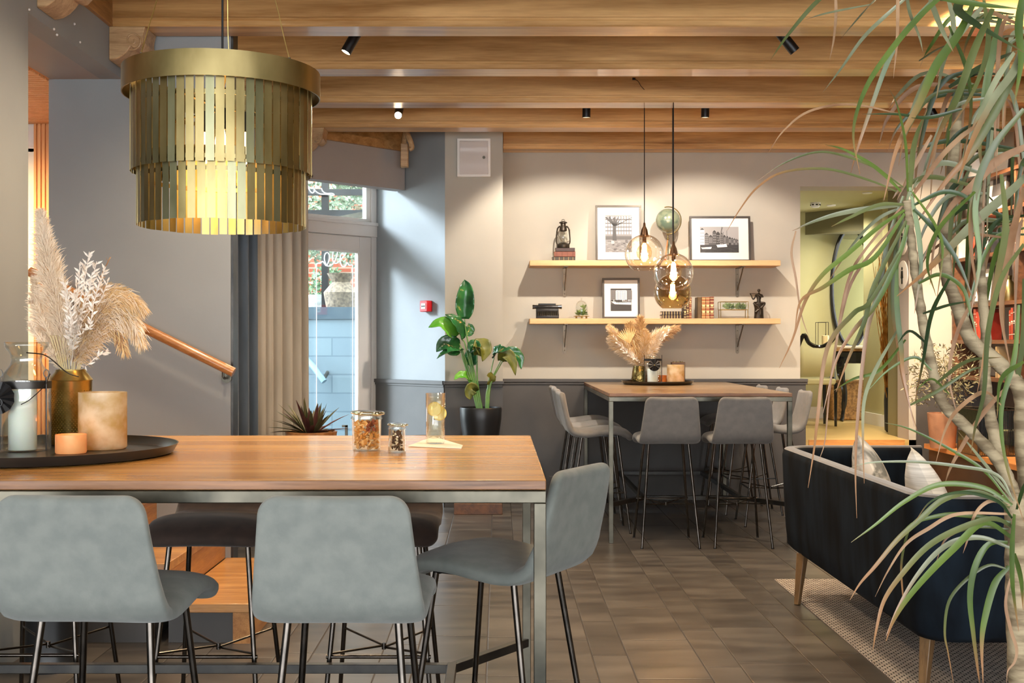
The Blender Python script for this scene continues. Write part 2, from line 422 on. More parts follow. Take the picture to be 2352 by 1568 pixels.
# back wall: from the pier to the doorway, above the doorway, and right of it
DL, DR, DT = 2.615, 3.558, PZ(428, 10)
mb = MB(); mb.bx(.035, DL, WD, WD+.28, 0, 3.27); mb.bx(DL, DR, WD, WD+.28, DT, 3.27); mb.bx(DR, 4.3, WD, WD+.28, 0, 3.27)
struct(mb.build('wall_back', M['wall']))
wallbox('wall_pier', M['wall'], -.436, .035, 9.4, 10.28, 0, 3.27)
RAILZ = 1.03
# dado panelling and chair rail
mb = MB(); mb.bx(.035, DL+.045, WD-.012, WD, 0, RAILZ); mb.bx(DL+.001, DL+.045, WD, WD+.2, 0, RAILZ)
mb.bx(DR+.06, 4.19, WD-.012, WD, 0, RAILZ)
struct(mb.build('trim_1', M['dado']))
mb = MB(); mb.bx(.036, DL+.06, WD-.03, WD-.012, RAILZ-.03, RAILZ); mb.bx(.036, DL+.06, WD-.022, WD-.012, RAILZ-.05, RAILZ-.03)
mb.bx(DR+.06, 4.19, WD-.03, WD-.012, RAILZ-.03, RAILZ)
struct(mb.build('trim_2', M['dado'], bevel=.004))
mb = MB(); mb.bx(-.436, .035, 9.388, 9.4, 0, RAILZ); struct(mb.build('trim_3', M['dado']))
mb = MB(); mb.bx(-.446, .045, 9.37, 9.388, RAILZ-.03, RAILZ); mb.bx(-.436, .035, 9.378, 9.388, RAILZ-.05, RAILZ-.03)
struct(mb.build('trim_4', M['dado'], bevel=.004))
# angled wall between pier and door (turned 45 degrees)
A0 = (-.436, 9.4); A1 = (-1.072, 10.036)
mb = MB(); obox(mb, A0, A1, 0, 3.27, -.2); struct(mb.build('wall_angled', M['wall_blue']))
mb = MB(); obox(mb, (A0[0]-.002, A0[1]-.002), A1, 0, RAILZ, .012); struct(mb.build('trim_5', M['dado']))
mb = MB(); obox(mb, A0, A1, RAILZ-.03, RAILZ, .03); obox(mb, A0, A1, RAILZ-.05, RAILZ-.03, .02); struct(mb.build('trim_6', M['dado']))
# bulkhead over the entrance niche
dv = Vector((-.7071, -.7071, 0)); nv = Vector((.7071, -.7071, 0))   # along the door wall, and towards the room
Bk = Vector((-.79, 9.74, 0))
def on(s, off=0, base=None):
    p = (base or Vector((A1[0], A1[1], 0)))+dv*s+nv*off; return (p.x, p.y)
mb = MB(); obox(mb, on(0, 0, Bk), on(2.35, 0, Bk), PZ(437, 9.75), 3.0, -.12); struct(mb.build('wall_bulkhead', M['soffit']))
mb = MB(); obox(mb, on(.02, 0, Bk), on(2.35, 0, Bk), 3.0, 3.27, -.10); obox(mb, on(.02, .03, Bk), on(2.35, .03, Bk), 2.95, 3.02, -.03)
struct(mb.build('trim_7', M['beam_y']))
# pale square duct hanging at the end of the bulkhead with a scrolled hook
mb = MB(); q = Vector(P(930, 300, 9.6))
mb.bx(PX(920, 9.5), PX(938, 9.5), 9.47, 9.55, PZ(384, 9.5), PZ(330, 9.5)); o = mb.build('hanging_bracket', M['corbel'], bevel=.008)
tag(o, 'pale wooden bracket block with a scroll hook at the bulkhead corner', 'bracket')
mb = MB(); mb.tube(bez([P(928, 332, 9.5), P(932, 304, 9.47), P(940, 318, 9.45), P(946, 338, 9.45), P(940, 342, 9.45)], 4), .022, 8)
mb.build('hook', M['corbel'], o, smooth=True)
# door wall: door leaf, frame, transom window, rest of wall behind the curtain
s0, s1 = .03, 1.10
zt, zr = 2.255, 2.38
mb = MB(); obox(mb, on(1.12), on(2.6), 0, 3.27, -.12); obox(mb, on(0), on(1.12), 2.95, 3.27, -.12); struct(mb.build('wall_entrance', M['wall_blue']))
mb = MB()
obox(mb, on(0, .02), on(.055, .02), 0, 2.95, -.09); obox(mb, on(1.07, .02), on(1.12, .02), 0, 2.95, -.09)
obox(mb, on(0, .03), on(1.12, .03), zt, zr, -.11); obox(mb, on(0, .02), on(1.12, .02), 2.9, 2.95, -.09)
obox(mb, on(0, .045), on(1.12, .045), zr-.03, zr, -.05)
struct(mb.build('window_1', M['frame_grey'], bevel=.004))
mb = MB(); obox(mb, on(.06, -.02), on(1.07, -.02), zr+.03, 2.9, -.008); wp = mb.build('pane', M['pane'], bpy.data.objects['window_1'])
mb = MB(); obox(mb, on(.055, -.0), on(.10, -.0), zr, 2.9, -.05); obox(mb, on(.055, -.0), on(1.07, -.0), zr, zr+.03, -.05)
mb.build('sash', M['white'], bpy.data.objects['window_1'])
dl = MB(); obox(dl, on(.06, .015), on(.185, .015), .02, zt-.005, -.06); obox(dl, on(.96, .015), on(1.065, .015), .02, zt-.005, -.06)
obox(dl, on(.185, .015), on(.96, .015), zt-.13, zt-.005, -.06); obox(dl, on(.185, .015), on(.96, .015), .02, .25, -.06)
door = struct(dl.build('door_1', M['frame_grey'], bevel=.003))
mb = MB(); obox(mb, on(.185, -.015), on(.96, -.015), .25, zt-.13, -.008); mb.build('glass_panel', M['pane'], door)
mb = MB(); obox(mb, on(.178, .012), on(.20, .012), .25, zt-.13, -.04); obox(mb, on(.2, .004), on(.96, .004), zt-.145, zt-.13, -.03)
mb.build('glazing_bead', M['white'], door)
hp = lambda s, off, z: Vector((*on(s, off), z))
mb = MB(); mb.tube([hp(.985, .02, 1.09), hp(.985, .075, 1.09), hp(.86, .075, 1.09)], .009, 8); obox(mb, on(.97, .022), on(1.0, .022), .98, 1.16, -.006)
mb.build('door_handle', M['steel'], door, smooth=True)
# white lettering and border lines on the door glass, script tail on the transom
def dp(px, py, off=-.008):
    """point on the door glass under a photograph pixel (the plane itself is real and fixed)"""
    r = Vector(((px-CX)/F, 1, -(py-CY)/F)); c = Vector((0,0,CAMH)); p0 = Vector((*on(0, off), 0))
    t = (p0-c).dot(nv)/r.dot(nv); return c+r*t
mb = MB(); lw_ = .0045
mb.tube([dp(727, 608), dp(727, 760), dp(727, 998)], lw_*.8, 5); mb.tube([dp(810, 612), dp(810, 760), dp(810, 998)], lw_*.8, 5)
sc_ = [(727,608),(728,605),(735,604),(741,600),(745,605),(750,610),(755,600),(757,588),(753,580),(747,583),(745,595),(750,609),(758,610),(768,602),(774,585),(776,570),(770,566),(765,580),(764,596),(768,604),(776,603),(786,592),(793,584),(790,580),(783,585),(781,597),(785,610),(793,611),(797,603),(800,606),(803,609),(809,608),(810,612)]
mb.tube(bez([dp(*q) for q in sc_], 3), lw_*1.15, 5)
mb.build('lettering', M['letter'], door, smooth=True)
mb = MB(); sc2 = [(704,415),(706,424),(712,438),(718,443),(722,438),(720,430),(724,438),(735,445),(750,446),(762,448),(768,447),(762,444),(750,444),(742,440),(738,432)]
mb.tube(bez([dp(*q, off=-.012) for q in sc2], 3), lw_*1.2, 5)
mb.build('lettering', M['letter'], bpy.data.objects['window_1'], smooth=True)
# left wall with handrail
LW = 6.23
lx0, lx1 = PX(112, LW), PX(530, LW)
mb = MB(); mb.bx(lx0, -2.03, LW, LW+.12, 0, 2.76); mb.bx(-2.03, lx1, LW, LW+.12, 0, 3.27); struct(mb.build('wall_left', M['wall_blue']))
mb = MB(); mb.bx(lx1, lx1+.012, LW+.005, LW+.115, 0, 3.27); struct(mb.build('trim_8', M['steel_dark']))
wallbox('wall_side', M['wall_blue'], -2.42, -2.32, LW+.12, 8.7, 0, 3.27)
# steel header on which the beams rest, soffit, column
wallbox('wall_header', M['wall_blue'], -2.15, -2.03, -2.5, LW, 2.76, 2.985)
wallbox('trim_9', M['beam_y'], -2.15, -2.01, -2.5, LW, 2.985, 3.27)
wallbox('wall_soffit', M['soffit'], -2.42, -2.15, 2.0, LW, 2.76, 2.82)
wallbox('wall_column', M['wall_blue'], -2.4, -2.03, 4.3, 4.98, 0, 2.76)
mb = MB()
for px, py in ((123, 67), (130, 80), (170, 55), (183, 97), (66, 22)):
    D = 2.03*F/(CX-px); mb.sphere((-2.028, D, PZ(py, D)), .006, 8)
struct(mb.build('trim_10', M['white']))
# wood-lined side room on the far left, with its window
wallbox('wall_panelled', M['orange'], PX(78, 7.5), -2.42, 7.5, 7.6, 0, 2.76)
mb = MB()
for i in range(20): mb.bx(PX(78, 7.5)+.004+i*.028, PX(78, 7.5)+.020+i*.028, 7.486, 7.5, 0, 2.76)
struct(mb.build('trim_11', M['orange']))
mb = MB(); mb.bx(-5.2, -2.42, 2.0, 7.6, 2.76, 2.82)
for i in range(40): mb.bx(-5.2, -2.43, 5.4+i*.05, 5.43+i*.05, 2.748, 2.76)
struct(mb.build('trim_12', M['orange']))
mb = MB(); mb.bx(-4.4, PX(78, 7.5), 7.5, 7.56, 2.58, 2.76); mb.bx(PX(78, 7.5)-.05, PX(78, 7.5), 7.5, 7.56, 1.1, 2.6); mb.bx(-4.4, PX(78, 7.5), 7.5, 7.56, 1.0, 1.1)
mb.bx(-4.4, PX(78, 7.5), 7.52, 7.55, 2.0, 2.04)
struct(mb.build('window_2', M['white']))
mb = MB(); mb.bx(-4.4, PX(78, 7.5)-.05, 7.52, 7.528, 1.1, 2.58); mb.build('pane', M['pane'], bpy.data.objects['window_2'])
wallbox('wall_window_breast', M['rail'], -4.4, PX(78, 7.5), 7.44, 7.5, 0, 1.0)
wallbox('wall_far_left', M['wall_blue'], -5.2, -5.1, -2.5, 7.6, 0, 2.95)
# glazed shop front behind the camera, unseen, added to break up brass reflections
mb = MB(); mb.bx(-5.2, 4.3, -2.6, -2.5, 2.45, 3.37); mb.bx(-5.2, 4.3, -2.6, -2.5, 0, .35)
for x in (-5.15, -3.3, -1.4, .5, 2.4, 4.25): mb.bx(x-.05, x+.05, -2.6, -2.5, .35, 2.45)
struct(mb.build('wall_front', M['dado']))
# right wall
wallbox('wall_right', M['wall'], 4.2, 4.32, -2.5, WD+.28, 0, 3.27)

# beams
K = 4386.0
bf = [3.19, 4.13, 5.07, 6.01, 6.94, 7.90, 8.81, 9.775]
proto = None
names = ['ceiling beam nearest the camera above the brass chandelier', 'second ceiling beam from the camera', 'third ceiling beam from the camera, just in front of the uppermost visible one',
 'honey wood ceiling beam highest in the picture, on the scrolled corbel', 'honey wood ceiling beam second from the top of the picture', 'ceiling beam from which the glass globe pendants hang',
 'ceiling beam just behind the row of globe pendant cords', 'last ceiling beam, lying against the back wall']
for i, y in enumerate(bf):
    L_ = -2.03 if y < 6.4 else {4: -1.98, 5: -1.98, 6: -1.52, 7: .04}[i]
    mb = MB()
    h = .29; w = .20
    # moulded section: flat face, small bead near the bottom edge
    sec = [(0,.285), (0,.05), (-.006,.044), (-.006,.034), (0,.028), (0,.006), (.006,0), (w-.006,0), (w,.006), (w,.028), (w+.006,.034), (w+.006,.044), (w,.05), (w,.285)]
    mb.prism([(a, b) for a, b in sec], (L_, y, BZ), (0,1,0), (0,0,1), (1,0,0), 4.2-L_)
    o = mb.build('ceiling_beam', M['beam']); tag(o, names[i], 'beam', 'wooden ceiling beams')
def corbel(x, y, label, flip=1, s=1.0):
    root = thing('scrolled_corbel', label, 'corbel', (x, y, BZ), 0, 'scrolled wooden corbels')
    pr = [(0,0), (.19,0)]
    pr += [(.19-.012*sin(t*pi/10*1.0), -.012*t) for t in range(1, 8)]
    pr += [(.175-.02*k, -.095-.018*sin(k*pi/3.5)) for k in range(1, 4)]
    pr += [(.10, -.125), (.075,-.15), (.045,-.168), (.02,-.174), (0,-.176)]
    mb = MB(); mb.prism([(a*flip*s, b*s) for a, b in pr], (0,0,0), (1,0,0), (0,0,1), (0,1,0), .2)
    mb.build('corbel_body', M['corbel'], root, bevel=.005)
    mb = MB(); c = (.125, -.075); pts = []
    for k in range(34):
        a = -1.9+k*.27; r = .05*(1-k/40); pts.append(((c[0]+r*cos(a))*flip*s, -.004, (c[1]+r*sin(a))*s))
    mb.tube(pts, .005, 6); mb.build('scroll', M['corbel'], root, smooth=True)
    return root
corbel(-2.03, 5.07, 'wooden scroll corbel at the top left edge of the picture')
corbel(-2.03, 6.01, 'wooden scroll corbel left of the brass chandelier rim')
corbel(-1.52, 8.81, 'reddish carved wooden corbel just right of the brass chandelier')

# stairs on the left
X1, RZ = -1.10, .178
for k in range(6):
    x1 = X1-.37*k; z = RZ*(k+1); yb = LW-.001
    root = thing('stair_step', '', 'step', (0, 0, 0), 0, 'oak stair steps up to the left')
    root['label'] = ['lowest oak step of the left stair', 'second oak step from the floor, left stair', 'third oak step from the floor, left stair', 'fourth oak step, hidden mostly behind the stools', 'fifth oak step, near the column', 'topmost oak step of the left stair'][k]
    y0 = 5.12 if k < 3 else 5.12
    x0 = x1-.37 if k < 5 else -5.0
    mb = MB(); mb.bx(x0, x1-.0, y0, yb, z-.04, z); mb.build('tread', M['stair'], root, bevel=.003)
    mb = MB(); mb.bx(x1-.08, x1-.005, y0+.005, yb, z-RZ, z-.04); mb.build('riser', M['stair_y'], root)
    mb = MB(); mb.bx(x0, x1-.08, y0+.02, yb, 0.001, z-.04); mb.build('stringer', M['dado'], root)
hr = thing('handrail', 'round oak handrail sloping down the grey left wall', 'handrail', (lx1, LW, 1.1))
a = P(537, 855, 6.15); b_ = P(290, 733, 6.15); dd = (b_-a)
mb = MB(hr.location); mb.tube([a, a+dd*.5, b_, a+dd*1.9], .026, 16); mb.build('rail', M['rail'], hr, smooth=True)
for t in (.1, 1.5):
    p = a+dd*t; mb = MB(hr.location)
    mb.tube([p+Vector((0,0,-.026)), p+Vector((0,0,-.05)), p+Vector((0,.03,-.06)), Vector((p.x, LW-.004, p.z-.06))], .007, 8)
    mb.tube([Vector((p.x, LW-.006, p.z-.06)), Vector((p.x, LW, p.z-.06))], .028, 14)
    mb.build('wall_bracket', M['steel'], hr, smooth=True)

# curtain
cu0 = Vector((-1.50, 9.03, 0)); cu1 = Vector((-1.97, 8.56, 0))
cr = thing('curtain', 'floor length taupe velvet curtain hanging beside the glass door', 'curtain', (-1.72, 8.8, 0))
n = 150; rows = []; xs = []
for i in range(n+1):
    t = i/n; p = cu0.lerp(cu1, t); amp = .036*(1+.3*sin(t*9)); ph = t*2*pi*8.5+.7*sin(t*11)
    off = amp*sin(ph)+.008*sin(ph*2+1); xs.append(p+nv*off)
for z, k in ((2.62, .7), (2.2, .85), (1.5, 1), (.8, 1.1), (.02, 1.2)):
    r = []
    for i, p in enumerate(xs):
        c = cu0.lerp(cu1, i/n); q = c+(p-c)*k; r.append(Vector((q.x, q.y, z)))
    rows.append(r)
ks = int(n*.70)
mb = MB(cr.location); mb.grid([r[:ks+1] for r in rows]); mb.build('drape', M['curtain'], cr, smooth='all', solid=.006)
mb = MB(cr.location); mb.grid([r[ks:] for r in rows]); tag(mb.build('drape', M['curtain_shaded'], cr, smooth='all', solid=.006), 'shaded slate blue outer part of the curtain')
mb = MB(cr.location); mb.tube([cu0+Vector((0,0,2.65))-dv*.05, cu1+Vector((0,0,2.65))+dv*.25], .012, 10); mb.build('curtain_rod', M['black'], cr, smooth=True)

# electric panel and fire call point
ep = thing('electrical_panel', 'white metal fuse box door high on the pier', 'panel', (PX(1088, 9.4), 9.4, PZ(406, 9.4)))
mb = MB(ep.location); x0, x1, z0, z1 = PX(1050, 9.38), PX(1127, 9.38), PZ(406, 9.38), PZ(318, 9.38)
mb.bx(x0, x1, 9.375, 9.4, z0, z1); mb.build('frame', M['white'], ep, bevel=.003)
mb = MB(ep.location); mb.bx(x0+.02, x1-.02, 9.368, 9.375, z0+.02, z1-.02); mb.build('panel_door', mat('panel_enamel', (206,200,196), rough=.15, coat=.5), ep, bevel=.003)
mb = MB(ep.location); mb.tube([(x1-.055, 9.36, (z0+z1)/2), (x1-.055, 9.369, (z0+z1)/2)], .012, 12); mb.build('lock', M['steel'], ep, smooth=True)
t = .14; cpb = Vector((A0[0]-t, A0[1]+t, 0)); nA = Vector((-.7071, -.7071, 0)); dA = Vector((-.7071, .7071, 0))
cp = thing('fire_call_point', 'red fire alarm call point on the angled grey wall', 'alarm', (cpb.x, cpb.y, PZ(717, 9.5)))
zc = PZ(703, 9.5)
Rm = Matrix((dA, nA, Vector((0,0,1)))).transposed()
mb = MB(cp.location); mb.box(cpb+nA*.03+Vector((0,0,zc)), (.092, .06, .092), R=Rm); mb.build('housing', M['red'], cp, bevel=.006)
mb = MB(cp.location); mb.box(cpb+nA*.062+Vector((0,0,zc)), (.05, .004, .045), R=Rm); mb.build('break_glass', M['white'], cp)
mb = MB(cp.location); mb.box(cpb+nA*.065+Vector((0,0,zc)), (.012, .004, .006), R=Rm); mb.box(cpb+nA*.065+dA*.014+Vector((0,0,zc)), (.008, .004, .012), R=Rm); mb.box(cpb+nA*.065-dA*.014+Vector((0,0,zc)), (.008, .004, .012), R=Rm); mb.build('symbol', M['black'], cp)
# wall sockets low on the back wall
for px in (1266, ):
    o = MB().bx(PX(px-5, 9.99), PX(px+7, 9.99), WD-.024, WD-.012, PZ(1117, 9.99), PZ(1093, 9.99)).build('wall_socket', M['dado'], bevel=.003)
    tag(o, 'small dark wall socket low on the back wall beside the stools', 'socket')

# ================================================================ room beyond the doorway
FZ = .50
wallbox('floor_2', wood('hall_floor', (176,150,92), (196,170,110), 'x', 1, rough=.3), DL, 5.4, WD+.0, 15, 0, FZ)
for k in range(1, 3):
    z = FZ*k/3; D0 = WD-.34*(3-k)
    o = MB().bx(DL+.07, 3.515, D0, WD-.001, (k-1)*FZ/3+.001, z).build('stair_step', M['stair'], bevel=.003)
    tag(o, ['lower oak step below the doorway on the right', 'upper oak step below the doorway on the right'][k-1], 'step', 'oak steps to the doorway')
o = MB().bx(DL+.07, 3.515, WD-.02, WD-.0005, FZ*2/3+.001, FZ+.001).build('trim_13', M['stair']); struct(o)
# jamb
mb = MB(); mb.bx(DR-.002, DR, WD, WD+.28, FZ, DT); struct(mb.build('trim_14', M['soffit']))
wallbox('ceiling_2', M['olive'], 2.3, 5.4, WD+.28, 15, 2.80, 2.9)
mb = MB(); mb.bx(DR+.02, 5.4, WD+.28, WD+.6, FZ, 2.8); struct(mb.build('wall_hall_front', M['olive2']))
# right side pillar and mirror alcove
mb = MB(); mb.bx(3.86, 4.6, 11.6, 12.2, FZ, 2.8); mb.bx(3.98, 4.6, WD+.6, 11.6, FZ, 2.8); struct(mb.build('wall_hall_right', M['olive']))
mb = MB(); mb.bx(3.3, 4.6, 12.9, 13.0, FZ, 2.8); mb.bx(3.3, 3.42, 13.0, 14.0, FZ, 2.8); struct(mb.build('wall_hall_alcove', M['olive']))
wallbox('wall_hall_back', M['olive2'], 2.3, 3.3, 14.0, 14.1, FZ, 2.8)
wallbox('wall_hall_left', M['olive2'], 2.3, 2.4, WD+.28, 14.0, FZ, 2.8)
mb = MB(); mb.bx(3.84, 3.86, 11.6, 12.2, FZ, FZ+.12); mb.bx(3.84, 3.98, 11.58, 11.6, FZ, FZ+.12); mb.bx(3.96, 3.98, WD+.6, 11.58, FZ, FZ+.12)
mb.bx(3.3, 3.84, 12.88, 12.9, FZ, FZ+.13); mb.bx(3.28, 3.3, 12.88, 14.0, FZ, FZ+.13); mb.bx(2.4, 3.28, 13.98, 14.0, FZ, FZ+.13)
struct(mb.build('baseboard_hall', M['white']))
# ceiling bulkhead
mb = MB(); mb.add([(2.4,14,2.55),(5.3,10.9,2.55),(5.3,14,2.55),(2.4,14,2.8),(5.3,10.9,2.8),(5.3,14,2.8)], [(0,1,2),(5,4,3),(0,3,4,1),(1,4,5,2),(2,5,3,0)])
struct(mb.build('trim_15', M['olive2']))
for i, (px, py, D) in enumerate(((1992, 457, 11.2), (1909, 490, 12.2), (1840, 517, 13.2))):
    p = P(px, py, D); p.z = 2.80
    r = thing('recessed_downlight', ['nearest glowing recessed downlight in the hall ceiling', 'middle glowing recessed downlight in the hall ceiling', 'farthest glowing recessed downlight in the hall ceiling, at the door edge'][i], 'light', p, 0, 'hall ceiling downlights')
    MB().lathe([(.03,-.012), (.045,-.01), (.048,0)], n=16).build('trim_ring', M['white'], r, smooth=True)
    MB().lathe([(.0001,-.008), (.028,-.008)], n=16, cap=False).build('lens', M['bulb'], r)
    lamp('hall_light', 'SPOT', (p.x, p.y, 2.77), 60, (255,246,226), .05, (p.x, p.y, 0), 150, .8)
r = thing('smoke_detector', 'round white smoke detector on the hall ceiling', 'smoke detector', (*P(1873, 496, 12)[:2], 2.8))
MB().lathe([(.0001,-.05), (.035,-.05), (.05,-.03), (.055,0)], n=18).build('housing', M['white'], r, smooth=True)
mb = MB()
for k in range(8): mb.box((.05*cos(k*pi/4), .05*sin(k*pi/4), -.025), (.006, .022, .012), k*pi/4)
mb.build('vent', M['black'], r)
# hall furniture
mir = thing('oval_mirror', 'tall oval black framed mirror above the console', 'mirror', (PX(1955, 12.85), 12.85, 1.2))
mc = P(1957, 660, 12.8); mb = MB(mir.location); rx, rz_ = .215, .66
ring = [mc+Vector((rx*cos(a), .03, rz_*sin(a))) for a in [2*pi*i/48 for i in range(48)]]
mb.tube(ring, .022, 8, closed=True); mb.build('frame', M['black'], mir, smooth=True)
mb = MB(mir.location); mb.add([mc+Vector((0,.03,0))]+ring, [(0, i+1, (i+1) % 48+1) for i in range(48)]); mb.build('mirror_glass', mat('mirror', (210,214,200), metal=1, rough=.03), mir)
ct = thing('console_table', 'gilt edged console table on black cabriole legs', 'table', (PX(1930, 12.5), 12.5, FZ))
tz = PZ(800, 12.4)-FZ
mb = MB(); mb.bx(-.42, .52, -.2, .2, tz-.03, tz); mb.build('tabletop', M['wicker'], ct, bevel=.006)
mb = MB(); mb.bx(-.1, .5, -.17, .17, tz-.16, tz-.03); mb.build('apron', M['blackgloss'], ct, bevel=.01)
for sx in (-.02, .46):
    for sy in (-.16, .16):
        mb = MB(); mb.tube(bez([(sx, sy, tz-.1), (sx-.03, sy*1.1, tz-.22), (sx+.02, sy, tz*.4), (sx, sy, .08), (sx-.02, sy*1.1, 0.01)], 4), [.04]*3+[.045]*3+[.03]*5+[.02]*4+[.022]*2, 8); mb.build('leg', M['blackgloss'], ct, smooth=True)
bk = thing('wicker_basket', 'square brown wicker basket under the console table', 'basket', (PX(1945, 12.7), 12.7, FZ))
mb = MB(); mb.add([(-.2,-.14,0),(.2,-.14,0),(.2,.14,0),(-.2,.14,0),(-.23,-.16,.42),(.23,-.16,.42),(.23,.16,.42),(-.23,.16,.42)], [(0,3,2,1),(4,5,6,7),(0,1,5,4),(1,2,6,5),(2,3,7,6),(3,0,4,7)])
mb.build('basket_body', M['wicker'], bk, bevel=.02)
mb = MB(); mb.tube([(-.23,-.16,.42),(.23,-.16,.42),(.23,.16,.42),(-.23,.16,.42)], .014, 8, closed=True); mb.build('rim', M['wicker'], bk, smooth=True)
ch = thing('dining_chair', 'black curved-back chair half seen at the doorway edge', 'chair', (PX(1868, 11.6)-.02, 11.65, FZ))
mb = MB(); mb.tube(bez([(-.14,0,.0), (-.12,0,.4), (-.14,0,.7), (-.06,.02,.92), (.0,.03,.84), (.1,.03,.80), (.2,.02,.84), (.26,0,.92)], 5), .022, 8); mb.build('back_frame', M['blackgloss'], ch, smooth=True)
mb = MB(); mb.bx(-.12, .26, -.02, .38, .42, .48); mb.build('seat', M['olive'], ch, bevel=.015)
mb = MB(); mb.grid([[(-.10+.35*u, .012+.01*sin(u*pi), .5+v*.33-.04*sin(u*pi)*v) for u in [i/8 for i in range(9)]] for v in (0, .5, 1)]); mb.build('backrest', M['olive'], ch, smooth='all', solid=.02)
for x, y in ((.26, 0), (-.1, .36), (.25, .36)):
    mb = MB(); mb.tube([(x, y, .44), (x, y, 0)], [.02, .014], 8); mb.build('leg', M['blackgloss'], ch, smooth=True)
lt = thing('wire_lantern', 'thin wire lantern standing on the hall console', 'lantern', (PX(1888, 12.4), 12.4, FZ+tz))
mb = MB()
for sx in (-.055, .055):
    for sy in (-.05, .05): mb.tube([(sx, sy, 0), (sx, sy, .28)], .003, 5)
for z in (0.004, .28): mb.tube([(-.055,-.05,z),(.055,-.05,z),(.055,.05,z),(-.055,.05,z)], .003, 5, closed=True)
mb.build('wire_frame', M['black'], lt)
cn = thing('pillar_candle', 'cream pillar candle beside the pampas on the hall console', 'candle', (PX(1897, 12.25), 12.27, FZ+tz))
MB().lathe([(.035,0),(.037,.005),(.037,.135),(.033,.14)], n=18).build('wax', M['candle_warm'], cn, smooth=True)
MB().tube([(0,0,.14),(0,0,.155)], .002, 5).build('wick', M['black'], cn)
tray_ = MB().bx(-.16, .16, -.12, .12, 0, .03).build('folded_linen', M['napkin'], bevel=.008); tray_.location = (PX(1962, 12.35), 12.38, FZ+tz)
tag(tray_, 'stack of pale folded linen on the hall console', 'linen')
tw = thing('copper_branches', 'tall bundle of shiny copper twigs in the doorway corner', 'branches', (PX(2052, 10.9), 10.9, FZ))
rt = random.Random(3); mb = MB()
for i in range(60):
    x0 = rt.uniform(-.03,.03); a = rt.uniform(-.19, .05); L = rt.uniform(1.35, 1.75)
    pts = [Vector((x0+a*t+rt.uniform(-.012,.012), rt.uniform(-.04,.04)+.12*t*rt.uniform(-1,.5), L*t)) for t in [k/7 for k in range(8)]]
    mb.tube(pts, [.005]*4+[.004, .003, .003, .002], 5)
mb.build('twigs', M['copper'], tw, smooth=True)
MB().lathe([(.06,0),(.08,.02),(.085,.30),(.075,.42),(.07,.42),(.07,.05),(.0001,.04)], n=20, cap=False).build('floor_vase', M['potblack'], tw, smooth=True)
fr = thing('small_picture', 'small narrow black framed picture on the far olive hall wall', 'picture', (PX(1867, 13.98), 13.99, 1.5))
mb = MB(); x0, x1, z0, z1 = -.08, .09, PZ(700, 14)-1.5, PZ(615, 14)-1.5
mb.bx(x0, x1, -.02, 0, z0, z1); mb.build('frame', M['black'], fr)
MB().bx(x0+.015, x1-.015, -.024, -.02, z0+.02, z1-.02).build('print', M['mount'], fr)
MB().bx(x0+.05, x1-.05, -.027, -.024, z0+.14, z1-.12).build('image', M['g2'], fr)
# two round restroom signs on the jamb
for i, (py, lb) in enumerate(((544, 'upper round white sign on the doorway jamb with a figure'), (622, 'lower round white sign on the doorway jamb with a figure'))):
    D = 10.14; c = Vector((DR-.002, D, PZ(py+9, D)))
    s = thing('round_sign', lb, 'sign', c, 0, 'round restroom signs'); Ms = Matrix.Rotation(-pi/2, 3, 'Y')
    MB().lathe([(.125,0),(.125,.006),(.12,.008)], n=32, M=Ms).build('disc', M['white'], s, smooth=True)
    mb = MB(); mb.lathe([(.014,.0081),(.014,.012)], (0,0,.055), 14, M=Ms)
    bd = [(-.018,.035),(.018,.035),(.026,-.03),(.012,-.03),(.012,-.08),(-.012,-.08),(-.012,-.03),(-.026,-.03)] if i else [(-.02,.035),(.02,.035),(.02,-.02),(.012,-.02),(.012,-.08),(-.012,-.08),(-.012,-.02),(-.02,-.02)]
    mb.prism(bd, (-.0085,0,0), (0,1,0), (0,0,1), (-1,0,0), .004); mb.build('pictogram', M['black'], s)

# ================================================================ ledge and shelves on the right
wallbox('wall_platform', M['brown'], 3.60, 4.2, 3.5, WD-.35, 0, .46)
wallbox('trim_16', M['ledge'], 3.56, 4.2, 3.5, WD-.35, .46, .50)
wallbox('trim_17', M['dado'], 4.188, 4.2, 3.5, WD, .5, RAILZ)
sh = thing('bookcase', 'dark walnut wall shelving crowded with books at far right', 'bookcase', (4.2, 8.0, .92))
mb = MB((0,0,0)); y0, y1 = -4.6+8.0-8.0, 1.98
levels = [PZ(862, 9.8)-.92, PZ(781, 9.8)-.92+.0, PZ(700, 9.8)-.92, PZ(594, 9.8)-.92, PZ(505, 9.8)-.92, PZ(425, 9.8)-.92]
for z in levels:
    mb = MB(); mb.bx(-.30, -.012, -4.6, 1.95, z-.03, z); mb.build('shelf', M['shelfwood'], sh)
for yy in (1.95, .75, -.45, -1.65, -2.85, -4.05):
    mb = MB(); mb.bx(-.29, -.012, yy-.03, yy, levels[0]-.03, levels[-1]+.3); mb.build('upright', M['shelfwood'], sh)
